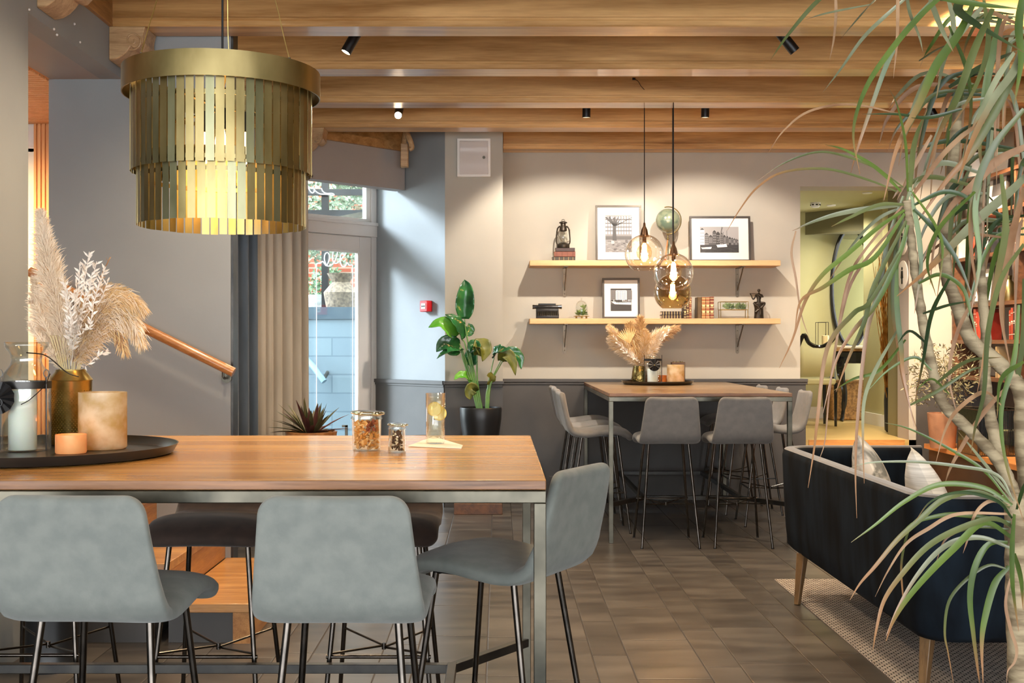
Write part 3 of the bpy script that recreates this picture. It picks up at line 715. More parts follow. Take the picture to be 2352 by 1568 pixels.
# ================================================================ tables
def bar_table(name, label, x0, x1, y0, y1, H, topm, edgem, ins=.27, insy=.35):
    r = thing(name, label, 'table', (x0, y0, 0)); o = r.location.copy(); t = .024; b = .03
    mb = MB(o); mb.bx(x0, x1, y0, y1, H-t, H); mb.m = [0,0,1,1,1,1]; mb.build('tabletop', [topm, edgem], r, bevel=.0025)
    zr = H-t-.002
    mb = MB(o)
    mb.bx(x0, x1, y0, y0+b, zr-b, zr); mb.bx(x0, x1, y1-b, y1, zr-b, zr)
    mb.bx(x0, x0+b, y0+b, y1-b, zr-b, zr); mb.bx(x1-b, x1, y0+b, y1-b, zr-b, zr)
    mb.build('apron', M['steel'], r, bevel=.002)
    for x in (x0, x1-b):
        for y in (y0, y1-b):
            mb = MB(o); mb.bx(x, x+b, y, y+b, 0, zr-b); mb.build('leg', M['steel'], r, bevel=.002)
    z = .258; a0, a1, c0, c1 = x0+ins, x1-ins, y0+insy, y1-insy
    mb = MB(o); mb.bx(a0, a1, c0-b/2, c0+b/2, z-b/2, z+b/2); mb.bx(a0, a1, c1-b/2, c1+b/2, z-b/2, z+b/2)
    mb.bx(a0-b/2, a0+b/2, c0-b/2, c1+b/2, z-b/2+.001, z+b/2+.001); mb.bx(a1-b/2, a1+b/2, c0-b/2, c1+b/2, z-b/2+.001, z+b/2+.001)
    for (xa, xb) in ((a0, x0+b/2), (a1, x1-b/2)):
        for (ya, yb) in ((c0, y0+b/2), (c1, y1-b/2)):
            mb.bar((xa, ya, z), (xb, yb, z), b, b)
    mb.build('footrest', M['steel_dark'], r, bevel=.002)
    return r
TH = 1.0
bar_table('bar_table', 'long wooden bar table on a raw steel frame in the foreground', -2.285, .116, 2.80, 4.17, TH, M['table'], M['edge'])
bar_table('bar_table', 'smaller bar table against the back wall under the shelves', .737, 1.961, 7.70, 9.955, TH+.003, M['table_dark'], M['edge'])

# ---------------------------------------------------------------- stools
def slab_loft(path, W_, T_, bowl, n=28):
    """path: list of (y,z); W_ half width fn, T_ half thickness fn, bowl fn: forward bend at the sides"""
    rows = []; k = len(path)
    for i, (y, z) in enumerate(path):
        a = path[max(i-1, 0)]; c = path[min(i+1, k-1)]; t = Vector((0, c[0]-a[0], c[1]-a[1])).normalized()
        nn = Vector((0, -t.z, t.y)); w = W_(i); th = T_(i); bw = bowl(i); r = []
        for j in range(n):
            an = 2*pi*j/n; ca, sa = cos(an), sin(an)
            x = w*(abs(ca)**.35)*(1 if ca >= 0 else -1); q = th*(abs(sa)**.6)*(1 if sa >= 0 else -1)
            off = bw*(x/max(w, .01))**2*(w/.2)
            r.append(Vector((x, y, z))+nn*(q+off))
        rows.append(r)
    return rows
def stool(label, loc, rz, group=None, m='velvet'):
    r = thing('bar_stool', label, 'bar stool', loc, rz, group)
    # shell: from the top of the backrest down, round the bend, out to the seat front
    pts = bez([(0,-.247,.985), (0,-.237,.92), (0,-.222,.83), (0,-.208,.765), (0,-.186,.716), (0,-.135,.700), (0,-.04,.708), (0,.05,.72), (0,.14,.72), (0,.205,.697), (0,.24,.662)], 5)
    raw = [Vector((p.y, p.z)) for p in pts]; cum = [0]
    for i in range(1, len(raw)): cum.append(cum[-1]+(raw[i]-raw[i-1]).length)
    Lr = cum[-1]; en = [0, .0006, .002, .0045, .008, .0125, .018, .025, .033, .042]; mid_ = [.052+(Lr-.104)*i/26 for i in range(27)]
    tg = en+mid_+[Lr-e for e in reversed(en)]; path = []; j_ = 0
    for t_ in tg:
        while j_ < len(raw)-2 and cum[j_+1] < t_: j_ += 1
        f_ = (t_-cum[j_])/(cum[j_+1]-cum[j_]); q_ = raw[j_].lerp(raw[j_+1], min(1, max(0, f_))); path.append((q_.x, q_.y))
    k = len(path)
    s = [0]
    for i in range(1, k): s.append(s[-1]+math.hypot(path[i][0]-path[i-1][0], path[i][1]-path[i-1][1]))
    Lt = s[-1]; ib = next(i for i in range(k) if s[i] > .30)
    def Wf(i):
        d = s[i]; base = .168+.032*min(1, d/.27)
        if d > .3: base = .198+.004*min(1, (d-.3)/.2)
        e = min(d, Lt-d); R = .046
        if e < R: base -= R-sqrt(max(0, R*R-(R-e)**2))
        return base
    def Tf(i):
        e = min(s[i], Lt-s[i]); t = .021 if s[i] < .2 else .025
        return t*sqrt(max(.02, min(1, 1-(1-min(e, .02)/.02)**2)))
    def Bf(i): return -.028*max(0, 1-s[i]/.28) if s[i] < .28 else -.012*min(1, (s[i]-.28)/.1)
    rows = slab_loft(path, Wf, Tf, Bf)
    for i, rw_ in enumerate(rows):
        if s[i] < .12:
            for v in rw_: v.z += .012*(v.x/.17)**2*(1-s[i]/.12)
    # nn points backwards/down for this direction: flip sign so sides come forward
    mb = MB(); mb.grid(rows[:ib+1], closed=True); mb.add(rows[0], [tuple(range(len(rows[0])))]); mb.build('backrest', M[m], r, smooth='all')
    mb = MB(); mb.grid(rows[ib:], closed=True); mb.add(rows[-1], [tuple(reversed(range(len(rows[0]))))]); mb.build('seat', M[m], r, smooth='all')
    tops = {}; feet = {}
    for sx in (-1, 1):
        for sy in (-1, 1):
            a = Vector((sx*.130, sy*.125+.01, .688)); c = Vector((sx*.188, sy*.22+.0, 0)); tops[sx, sy] = a; feet[sx, sy] = c
            mb = MB(); mb.tube([a, c], [.0095, .0080], 12); mb.build('leg', M['leg'], r, smooth=True)
            mb = MB(); mb.tube([c+Vector((0,0,.006)), c], .0098, 10); mb.build('foot_cap', M['black'], r, smooth=True)
    mb = MB()
    mb.bar(tops[-1,-1]-Vector((0,0,.006)), tops[-1,1]-Vector((0,0,.006)), .022, .006); mb.bar(tops[1,-1]-Vector((0,0,.006)), tops[1,1]-Vector((0,0,.006)), .022, .006)
    mb.bar(tops[-1,-1]-Vector((0,0,.01)), tops[1,-1]-Vector((0,0,.01)), .022, .008); mb.bar(tops[-1,1]-Vector((0,0,.01)), tops[1,1]-Vector((0,0,.01)), .022, .008)
    mb.build('seat_frame', M['black'], r)
    at = lambda k_, z: tops[k_].lerp(feet[k_], (.688-z)/.688)
    mb = MB(); c = Vector((0, 0, .262))
    for k_ in tops: mb.tube([at(k_, .285), c+Vector((0,0,.003*k_[0]))], .0042, 8)
    mb.tube([c-Vector((0,0,.01)), c+Vector((0,0,.012))], .008, 10); mb.build('cross_brace', M['leg'], r, smooth=True)
    mb = MB(); d = Vector((.012,0,0)); mb.tube([at((-1,1), .275)-d, at((1,1), .275)+d], .0065, 10); mb.build('footrest', M['leg'], r, smooth=True)
    return r
def restool(src, label, loc, rz, group=None):
    r = copy_tree(src); r.location = loc; r.rotation_euler = (0,0,rz); r['label'] = label
    if group: r['group'] = group
    return r
s1 = stool('grey velvet bar stool seen from behind at the far left foreground', (-.955, 2.87, 0), -.05, 'bar stools at the front table')
restool(s1, 'grey velvet bar stool seen from behind in the middle of the front table', (-.368, 2.86, 0), -.012)
sb = stool('dark brown bar stool across the front table between the two near stools', (-.99, 4.08, 0), pi, 'bar stools at the front table', 'velvet_brown')
restool(sb, 'dark brown bar stool across the front table nearest its right end', (-.405, 4.08, 0), pi)
restool(sb, 'bar stool across the front table by the column, only its legs in view', (-1.60, 4.10, 0), pi)
restool(s1, 'grey velvet bar stool turned sideways at the right end of the front table', (.005, 3.345, 0), pi/2-.52)
s2 = stool('left grey bar stool of the pair turning its back at the back table', (1.12, 7.72, 0), -.0, 'bar stools at the back table', 'velvet2')
restool(s2, 'right grey bar stool of the pair turning its back at the back table', (1.595, 7.72, 0), 0)
for i, (y, l) in enumerate(((8.27, 'nearest of three bar stools along the back table\'s left side'), (8.87, 'middle of three bar stools along the back table\'s left side'), (9.47, 'farthest of three bar stools along the back table\'s left side'))):
    restool(s2, l, (.70, y, 0), -pi/2+.03)
for i, (x, y, l) in enumerate(((2.02, 8.58, 'nearest bar stool on the right side of the back table, behind the sofa'), (1.99, 9.15, 'middle bar stool on the right side of the back table, behind the sofa'), (1.95, 9.68, 'farthest bar stool on the right side of the back table'))):
    restool(s2, l, (x, y, 0), pi/2-.02)

# ================================================================ brass chandelier
ld = 3.3; lx = PX(511, ld); lamp_r = thing('brass_chandelier', 'large two tier brass strip drum pendant over the front table', 'lamp', (lx, ld, 1.665))
z0 = 1.665
def ztier(py, D): return PZ(py, D)-z0
zt1, zt0 = 2.106-z0, 2.036-z0
mb = MB(); n = 96
rr = .2765
mb.lathe([(rr, zt0), (rr, zt1), (rr-.003, zt1), (rr-.003, zt0), (rr, zt0)], n=96, cap=False); mb.build('top_ring', M['brass'], lamp_r, smooth=True)
def slats(nm, r, za, zb, cnt, w, seed, m2):
    rt = random.Random(seed); mb = MB()
    for i in range(cnt):
        a = 2*pi*i/cnt; rj = r+rt.uniform(-.0015, .0015); R = Matrix.Rotation(a+rt.uniform(-.05,.05), 3, 'Z')@Matrix.Rotation(rt.uniform(-.004,.004), 3, 'Y')
        mb.box((rj*cos(a), rj*sin(a), (za+zb)/2+rt.uniform(-.001,.001)), (.0012, w, zb-za), R=R, mi=rt.choice((0,0,1)))
    return mb.build(nm, [M['brass'], m2], lamp_r)
slats('upper_strips', .2515, 1.815-z0, zt0+.03, 60, .0224, 1, M['brass2'])
slats('lower_strips', .235, 0.0, 1.86-z0, 56, .0220, 2, M['brass2'])
mb = MB()
for r, z in ((.249, 2.0-z0), (.249, 1.83-z0), (.2325, 1.80-z0), ):
    mb.lathe([(r, z-.006), (r, z+.006), (r-.003, z+.006), (r-.003, z-.006), (r, z-.006)], n=64, cap=False)
for k in range(3):
    a = k*2*pi/3+.3; mb.bar((0,0,2.0-z0), (.249*cos(a), .249*sin(a), 2.0-z0), .012, .004)
    mb.bar((0,0,2.062-z0), (.2745*cos(a+.5), .2745*sin(a+.5), 2.062-z0), .010, .004)
mb.build('inner_hoop', M['brass'], lamp_r, smooth=True)
top = Vector((0, 0, BZ-z0-.03))
for k, a in enumerate((2.45, 3.6+.65, 5.9+.2, )):
    a = (1.95, 4.05, 6.1)[k]; a = {0: pi*1.29, 1: pi*.55, 2: -.63}[k]
    b = Vector((.272*cos(a), .272*sin(a), zt1)); pts = [b.lerp(top, t/20) for t in range(21)]
    mb = MB(); mb.tube([p+Vector((.0006*cos(i*2.2), .0006*sin(i*2.2), 0)) for i, p in enumerate(pts)], .0014, 5); mb.build('cable', M['gold'], lamp_r, smooth=True)
    MB().tube([b-Vector((0,0,.03)), b+Vector((0,0,.003))], .004, 8).build('cable_screw', M['steel'], lamp_r, smooth=True)
MB().tube([(0,0,2.0-z0), (0,.0,BZ-z0-.02)], .0032, 8).build('power_cord', M['black'], lamp_r, smooth=True)
MB().lathe([(.0001,BZ-z0-.035),(.045,BZ-z0-.035),(.05,BZ-z0-.02),(.05,BZ-z0)], n=24).build('ceiling_rose', M['brass'], lamp_r, smooth=True)
for i, (dx, dy) in enumerate(((-.0, -.02), (.06, .03), (-.06, .03))):
    MB().tube([(dx, dy, 2.0-z0), (dx, dy, 1.94-z0)], .016, 12).build('socket', M['black'], lamp_r, smooth=True)
    mb = MB(); mb.lathe([(.010,.112),(.013,.10),(.017,.075),(.017,.045),(.012,.024),(.0001,.018)], (dx, dy, 1.83-z0), 14, cap=False)
    mb.build('bulb', M['bulb_soft'], lamp_r, smooth=True)
for z, e in ((1.86, 3), (1.76, 2)): lamp('chandelier_light', 'POINT', (lx, ld, z), e, (255,190,110), .05)

# ================================================================ glass globe pendants
def pendant(label, px, py, D, R, gm, e):
    c = P(px, py, D); r = thing('globe_pendant', label, 'pendant lamp', c, 0, 'glass globe pendants')
    prof = []
    for i in range(27):
        a = .24+(2.55-.24)*i/26; prof.append((R*sin(a), R*cos(a)))
    mb = MB(); mb.lathe(prof, n=40, cap=False); mb.build('glass_globe', gm, r, smooth='all')
    zc = R*cos(.24)
    MB().lathe([(.0001,.085),(.007,.085),(.010,.06),(.022,.035),(.028,.0),(.036,-.012),(.0001,-.012)], (0,0,zc), 20, cap=False).build('cap', M['socket'], r, smooth=True)
    MB().tube([(0,0,zc-.012),(0,0,zc-.055)], .014, 12).build('lamp_holder', M['socket'], r, smooth=True)
    b = MB(); b.lathe([(.013,.055),(.018,.04),(.045,.012),(.055,-.02),(.05,-.05),(.03,-.075),(.0001,-.082)], (0,0,zc-.10), 20, cap=False); b.build('bulb', M['bulbglass'], r, smooth='all')
    f = MB()
    for k in range(8):
        a = k*pi/4; f.tube([(.012*cos(a), .012*sin(a), zc-.07), (.016*cos(a), .016*sin(a), zc-.14)], .0028, 6)
    f.build('filament', M['bulb'], r)
    MB().tube([(0,0,zc+.08),(0,0,(BZ if D < 8.15 else 3.27)-c.z)], .0032, 8).build('cord', M['black'], r, smooth=True)
    lamp('pendant_light', 'POINT', (c.x, c.y, c.z+zc-.105), e, (255,196,120), .03)
    return r
pendant('upper left clear glass globe pendant over the back table', 1480, 583, 8.09, .137, M['globe'], 7)
pendant('middle clear glass globe pendant in front of the smoky one', 1547, 627, 7.91, .137, M['globe'], 7)
pendant('lowest smoky amber glass globe pendant', 1545, 672, 8.27, .134, M['amber'], 7)

# ================================================================ spotlights in the beam gaps
def spot(label, px, D, tilt, az, e=0, tgt=None, ang=70, col=(255,222,178), z=3.09, blend=.35, size=.025):
    x = PX(px, D); r = thing('ceiling_spotlight', label, 'spotlight', (x, D, 3.27), 0, 'black ceiling spotlights')
    R = Matrix.Rotation(az, 3, 'Z')@Matrix.Rotation(tilt, 3, 'X')
    c = Vector((0,0,z-3.27)); mb = MB()
    mb.lathe([(.026,-.07),(.030,-.07),(.030,.07),(.0001,.07)], c, 18, cap=False, M=R); mb.lathe([(.026,-.07),(.026,-.055),(.0001,-.055)], c, 18, cap=False, M=R)
    mb.build('housing', M['black'], r, smooth=True)
    MB().tube([(0,0,0), (0,0,z-3.27+.02)], .006, 8).build('stem', M['black'], r, smooth=True)
    MB().lathe([(.04,-.012),(.04,0)], n=18).build('mounting_disc', M['black'], r, smooth=True)
    MB().lathe([(.0001,-.060),(.024,-.060)], c, 18, cap=False, M=R).build('lens', M['bulb'], r)
    if e:
        d = R@Vector((0,0,-1)); p = Vector((x, D, z))+d*.09
        lamp('spot_beam', 'SPOT', p, e, col, size, tgt if tgt else p+d, ang, blend)
    return r
spot('black ceiling spotlight pointing down left of the globe pendant cords', 1347, 8.5, .12, 0, 120, (.60, 9.85, 1.2), 96, (255,240,222), z=3.07)
spot('black ceiling spotlight pointing down right of the globe pendant cords', 1620, 8.5, .12, 0, 120, (1.75, 9.85, 1.2), 96, (255,240,222), z=3.07)
spot('tilted black ceiling spotlight right of the brass chandelier rim', 808, 6.45, .5, pi/2+.2, 60, (-.9, 3.6, 1.0), 70, z=3.02)
spot('tilted black ceiling spotlight among the hanging leaves, second gap', 1808, 6.45, .7, -pi/2+.1, 60, (2.2, 5.2, .4), 70, z=3.02)
spot('bright ceiling spotlight shining toward us above the entrance', 916, 8.45, -1.0, 0, 40, (-.2, 4.5, 1.0), 60, z=3.03)
spot('black ceiling spotlight far right turned toward the bookcase', 2135, 8.5, .5, -pi/2, 320, (4.1, 9.0, 1.3), 80, (255,226,190), z=3.07)
spot('black ceiling spotlight far right aimed down the doorway wall', 2172, 8.5, .15, 0, 140, (3.7, 9.9, 1.4), 80, (255,226,190), z=3.07)
spot('', 2170, 5.6, .4, 0, 170, (4.1, 7.4, 1.5), 90, (255,226,190), z=3.07)['label'] = 'ceiling spotlight hidden behind the top leaves, lighting the shelves'

for i, (x, y, e, t) in enumerate(((-1.2, 7.5, 110, (-1.3, 7.2, 0)), (0.2, 7.5, 60, (0.0, 7.6, 0)), (1.3, 7.5, 60, (1.3, 7.4, 0)), (2.9, 7.5, 110, (2.9, 7.8, 0)),
                              (.6, 5.6, 90, (.7, 5.8, 0)), (-1.2, 5.6, 90, (-1.3, 5.6, 0)), (2.6, 4.7, 90, (2.6, 5.0, 0)), (.4, 3.75, 70, (.4, 4.0, 0)), (-1.3, 4.7, 70, (-1.3, 4.6, 0)))):
    r = spot('', CX+x*F/y, y, 0, 0, e, t, 130, (255,228,192), z=3.165, blend=.9, size=.08)  # unseen fill lamps with housings, added to brighten the room
    r['label'] = 'added fill spotlight tucked up between the beams, ' + ['above the entrance', 'above the pier', 'above the back table', 'near the doorway', 'above the tiled aisle', 'above the left stair', 'above the sofa', 'above the sideways stool', 'above the far side of the front table'][i]

r = spot('', -3.2*F/6.4+CX, 6.4, 0, 0, 160, (-3.2, 7.2, 1.0), 140, (255,214,150), z=2.6, blend=.9, size=.1); r['label'] = 'added fill spotlight in the pine lined side room at far left'; r.location.z = 2.76  # unseen lamp added to brighten the dark side room
# ================================================================ wall shelves with brackets
SD0, SD1 = 9.70, 9.998
sz1, sz2 = PZ(597.5, SD0), PZ(731, SD0)
M['brackets'] = mat('bracket_metal', (96,84,70), (116,102,84), rough=.35, metal=.7, ns=9)
def wshelf(zz, lab):
    r = thing('wall_shelf', lab, 'shelf', (PX(1217, SD0), WD, zz-.045), 0, 'oak wall shelves')
    o = r.location.copy(); mb = MB(o); mb.bx(PX(1217, SD0), PX(1793, SD0), SD0, SD1, zz-.046, zz); mb.build('board', M['oak'], r, bevel=.002)
    for px in (1297, 1694):
        x = PX(px, 9.99); mb = MB(o)
        mb.bx(x-.015, x+.015, WD-.006, WD-.0005, zz-.285, zz-.046); mb.bx(x-.015, x+.015, SD0+.04, WD-.001, zz-.052, zz-.046)
        mb.tube([(x, WD-.003, zz-.285), (x, WD-.0029, zz-.285)], .015, 12)
        mb.bar((x, SD0+.06, zz-.055), (x, WD-.006, zz-.235), .006, .018)
        mb.build('bracket', M['brackets'], r, bevel=.001)
        mb = MB(o)
        for q in (.10, .17, .27): mb.sphere((x, WD-.008, zz-q), .004, 8)
        mb.build('screw', M['steel'], r, smooth=True)
    return r
wshelf(sz1, 'upper oak shelf on the back wall carrying lantern, pictures and globe')
wshelf(sz2, 'lower oak shelf on the back wall carrying typewriter and books')

# framed photographs (prints built as flat tonal shapes)
def frame(label, x0, x1, y0, y1, D, zb, fm, ph, pp, art, tilt=.08):
    """outer frame in pixels at depth D standing on height zb; pp = print rectangle in pixels"""
    X0, X1 = PX(x0, D), PX(x1, D); H = (y1-y0)*D/F; Wd = X1-X0; s = D/F
    r = thing('picture_frame', label, 'picture', ((X0+X1)/2, D, zb), 0, 'framed city photographs')
    T = Matrix.Rotation(-tilt, 4, 'X')
    def B(): m = MB(); m.T = T; return m
    b = .017
    m = B(); m.bx(-Wd/2, Wd/2, 0, .02, 0, b); m.bx(-Wd/2, Wd/2, 0, .02, H-b, H); m.bx(-Wd/2, -Wd/2+b, 0, .02, b, H-b); m.bx(Wd/2-b, Wd/2, 0, .02, b, H-b)
    m.build('frame', fm, r, bevel=.001)
    m = B(); m.bx(-Wd/2+b, Wd/2-b, .009, .016, b, H-b); m.build('mount', M['mount'], r)
    cx, cz = (x0+x1)/2, y1
    a0, a1, c0, c1 = (pp[0]-cx)*s, (pp[1]-cx)*s, (cz-pp[3])*s, (cz-pp[2])*s
    m = B(); w, h = a1-a0, c1-c0; lay = [0]
    def q(u0, u1, v0, v1, g, l=1):
        y = .0085-.0002*l; m.add([(a0+u0*w, y, c0+v0*h), (a0+u1*w, y, c0+v0*h), (a0+u1*w, y, c0+v1*h), (a0+u0*w, y, c0+v1*h)], [(0,1,2,3)], g)
    def pg(ps, g, l=1):
        y = .0085-.0002*l; m.add([(a0+u*w, y, c0+v*h) for u, v in ps], [tuple(range(len(ps)))], g)
    art(q, pg, random.Random(x0)); m.build('print', [M['g%d' % i] for i in range(6)], r)
    return r
def art_tree(q, pg, rt):
    q(0,1,0,1,2,0); q(0,1,.45,1,3,1)
    for i in range(10):
        for j in range(5): q(.02+i*.1,.075+i*.1,.5+j*.105,.57+j*.105,5,2)
    for j in range(5): q(0,1,.585+j*.105,.6+j*.105,1,2)
    q(0,1,0,.34,3,2)
    for i in range(60):
        u, v = rt.random()*.9, rt.random()*.3; q(u,u+.1,v,v+.012,rt.choice((2,4,1)),3)
    pg([(.27,.32),(.43,.32),(.40,.6),(.42,.8),(.3,.8),(.28,.6)],1,4)
    for a, b, w_ in ((.0,.99,.04),(.12,1,.05),(.3,1,.07),(.45,1,.06),(.62,1,.05),(.85,.93,.03),(1,.98,.03)):
        pg([(.31,.72),(.41,.72),(a+w_,b),(a,b-w_)],1,4)
    for i in range(90):
        u, v = rt.random()*.97, .86+rt.random()*.13; q(u,u+.025,v,v+.008,1,4)
    q(.22,.33,.23,.32,4,5); q(.75,.84,.27,.34,2,5); q(0,1,.385,.40,1,3)
def art_harbour(q, pg, rt):
    q(0,1,0,1,4,0); q(0,1,.5,1,4,1); q(0,1,0,.36,1,2)
    x = 0; hs = (.88,.7,.62,.8,.75,.72,.62,.58,.55,.52,.5,.48,.46)
    for i, hh in enumerate(hs):
        w_ = .16-.009*i; g = (5,3,2,2,1,3,2,3,1,3,2,3,2)[i]; x1 = min(1, x+w_*.72)
        q(x, x1, .3, hh, g, 3); pg([(x,hh),(x1,hh),((x+x1)/2,hh+.07)],1,3)
        for a in range(3):
            for b in range(4): q(x+(x1-x)*(.15+.3*a), x+(x1-x)*(.3+.3*a), .38+(hh-.4)*b/4, .41+(hh-.4)*b/4, 0 if g > 2 else 4, 4)
        x = x1
    pg([(.42,.30),(.68,.34),(.70,.22),(.45,.2)],5,5); pg([(.02,.2),(.3,.22),(.28,.14),(.06,.13)],5,5)
    for u, hh in ((.56,1.0),(.69,.85),(.6,.8)): q(u,u+.008,.3,hh,1,6)
    pg([(.56,.98),(.60,.98),(.46,.34),(.455,.34)],3,5)
    for i in range(40): u, v = rt.random()*.9, rt.random()*.2; q(u,u+.1,v,v+.008,rt.choice((0,2)),6)
def art_boat(q, pg, rt):
    q(0,1,0,1,3,0); q(0,1,.32,1,5,1); q(0,1,.9,1,1,2); q(0,1,0,.30,1,2); q(0,1,.3,.5,2,2)
    for i in range(4):
        q(i*.26, i*.26+.25, .5, .92, (3,5,5,3)[i], 3)
        for a in range(5):
            for b in range(4): q(i*.26+.02+a*.048, i*.26+.04+a*.048, .55+b*.09, .6+b*.09, 1, 4)
    for i in range(14): q(i*.07,i*.07+.03,.42,.5,rt.choice((0,1,5)),4)
    pg([(.02,.42),(.98,.38),(.98,.28),(.2,.30)],5,5); q(.25,.8,.38,.42,1,6); q(.6,.8,.38,.46,4,6); q(.39,.4,.3,.85,1,6)
def D_(d): return d
frame('tall framed photo of a tree and facade, bronze frame, on the upper shelf', 1368.5, 1474, 465, 596, 9.86, sz1+.001, M['greyframe'], 0, (1391,1452,490,574), art_tree)
frame('wide framed photo of a harbour quay, dark frame, right on the upper shelf', 1585, 1725, 490.5, 596, 9.86, sz1+.001, M['darkframe'], 0, (1609,1698,515,575), art_harbour)
frame('smaller framed photo of a moored boat, on the lower shelf', 1384, 1470, 635, 729, 9.84, sz2+.001, M['darkframe'], 0, (1403,1451,659,711), art_boat)

# books
def book(label, loc, w, h, d, col, spine, lie=False, group=None, bands=4, rz=0, rx=0):
    """upright: w thick along x, h tall, d deep (spine faces -y)"""
    r = thing('book', label, 'book', loc, rz, group); key = 'book_%d_%d_%d' % col
    m = M.get(key) or mat(key, col, tuple(max(0, c-22) for c in col), rough=.5, ns=12, scale=(1,1,1)); M[key] = m
    key2 = 'gild_%d_%d_%d' % spine; m2 = M.get(key2) or mat(key2, spine, rough=.35, metal=.4); M[key2] = m2
    mb = MB()
    if lie: mb.bx(-h/2, h/2, 0, d, 0, .003); mb.bx(-h/2, h/2, 0, d, w-.003, w); mb.bx(-h/2, h/2, 0, .004, 0, w)
    else: mb.bx(-w/2, -w/2+.003, 0, d, 0, h); mb.bx(w/2-.003, w/2, 0, d, 0, h); mb.bx(-w/2, w/2, 0, .004, 0, h)
    mb.build('cover', m, r, bevel=.001)
    mb = MB()
    if lie: mb.bx(-h/2+.003, h/2-.003, .004, d-.004, .003, w-.003)
    else: mb.bx(-w/2+.003, w/2-.003, .004, d-.004, .003, h-.004)
    mb.build('pages', M['napkin'], r)
    if bands:
        mb = MB()
        for k in range(bands+1):
            t = (k+.5)/(bands+1)
            if lie: mb.bx(-h/2+h*t-.002, -h/2+h*t+.002, -.0015, 0.002, .001, w-.001)
            else: mb.bx(-w/2+.001, w/2-.001, -.0015, 0.002, h*t-.002, h*t+.002); 
            if not lie and k in (1, 3): mb.bx(-w/2+.006, w/2-.006, -.001, 0.002, h*t+.01, h*t+.022)
        mb.build('spine_bands', m2, r)
    return r
g = 'leather books under the storm lantern'; yb = 9.78; xx = PX(1295, yb)
book('bottom dark olive book of the stack under the storm lantern', (xx, yb, sz1+.001), .034, .195, .14, (56,50,36), (150,124,84), True, g)
book('middle tan leather book of the stack under the storm lantern', (xx+.008, yb, sz1+.036), .044, .18, .13, (118,66,46), (90,50,34), True, g, 3)
book('top dark red book of the stack under the storm lantern', (xx+.012, yb, sz1+.081), .03, .165, .13, (56,34,32), (190,180,160), True, g, 0)
g = 'leather books beside the terrarium'; x = PX(1602, yb)
for i, (c, lab) in enumerate((((98,76,42), 'plain ochre book, leftmost of the four standing together'), ((160,104,52), 'amber banded book, second of the four standing together'), ((160,98,62), 'pale tan banded book, third of the four standing together'), ((128,64,40), 'reddish brown book, rightmost of the four standing together'))):
    w = .034; book(lab, (x+.017+i*.0352, yb, sz2+.001), w, .181+.004*(i == 3), .13, c, (232,200,140), False, g, 0 if i == 0 else 6)
g = 'books behind the smoky pendant'; x = PX(1543, yb)
book('lower of two dark books lying under the smoky pendant', (x, yb, sz2+.001), .03, .17, .13, (58,40,30), (200,170,110), True, g, 6)
book('upper of two dark books lying under the smoky pendant', (x, yb, sz2+.032), .03, .165, .13, (44,32,28), (200,170,110), True, g, 6)
x = PX(1570, yb)
for i, c in enumerate(((70,52,32), (92,60,36), (140,80,50))):
    book(('short olive book', 'short brown book', 'short tan banded book')[i]+' standing right of the two lying books', (x+.013+i*.0225, yb, sz2+.001), .022, .12+.03*i, .12, c, (210,180,120), False, g, 4)

# storm lantern
sl = thing('storm_lantern', 'old black storm lantern standing on three books', 'lantern', (PX(1293.5, 9.84), 9.84, sz1+.112))
MB().lathe([(.0001,0),(.052,0),(.055,.006),(.055,.028),(.045,.038),(.022,.05),(.0001,.05)], n=24, cap=False).build('fuel_tank', M['bronze'], sl, smooth=True)
MB().lathe([(.022,.05),(.036,.065),(.04,.09),(.036,.12),(.024,.145)], n=24, cap=False).build('glass_chimney', M['glass'], sl, smooth='all')
MB().lathe([(.026,.145),(.032,.15),(.03,.18),(.024,.19),(.022,.21),(.036,.215),(.034,.222),(.012,.232),(.0001,.233)], n=24, cap=False).build('hood', M['bronze'], sl, smooth=True)
mb = MB()
for s_ in (-1, 1): mb.tube(bez([(s_*.048,0,.03),(s_*.058,0,.06),(s_*.054,0,.13),(s_*.046,0,.17),(s_*.028,0,.19)], 5), .006, 8)
mb.build('side_tubes', M['bronze'], sl, smooth=True)
mb = MB(); mb.tube(bez([(-.055,-.01,.165),(-.045,-.05,.11),(-.01,-.06,.055),(.03,-.055,.05),(.058,-.02,.075),(.056,-.01,.16)], 5), .0018, 6); mb.tube([(0.014*cos(a), 0, .234+.012*sin(a)) for a in [pi*i/8 for i in range(9)]], .002, 6); mb.build('bail_handle', M['steel'], sl, smooth=True)

# desk globe on tripod
gl = thing('tripod_globe', 'pale green globe on a wooden tripod on the upper shelf', 'globe', (PX(1534, 9.82), 9.82, sz1+.001))
gz = PZ(507, 9.82)-sz1; R = 28*9.82/F
MB().sphere((0,0,gz), R, 32).build('sphere', M['globegreen'], gl, smooth=True)
mb = MB(); mb.tube([((R+.012)*sin(a)*cos(.35), -.02, gz+(R+.012)*cos(a)) for a in [-.3+i*3.6/24 for i in range(25)]], .005, 8); mb.tube([(0,0,gz-R-.012), (0,0,gz-R-.05)], .006, 8); mb.sphere((0,0,gz-R-.05), .012, 10); mb.build('meridian', M['brass'], gl, smooth=True)
for a in (-2.0, -.9, 1.4):
    t = Vector((0,0,gz-R-.055)); f_ = Vector((.075*cos(a), .06*sin(a), 0.002))
    mb = MB(); mb.bar(t, f_, .012, .008); mb.build('leg', wood('globe_leg', (150,80,40), (196,112,60), 'z', 1) if 'gleg' not in M else M['gleg'], gl, bevel=.001); M['gleg'] = gl.children[-1].data.materials[0]

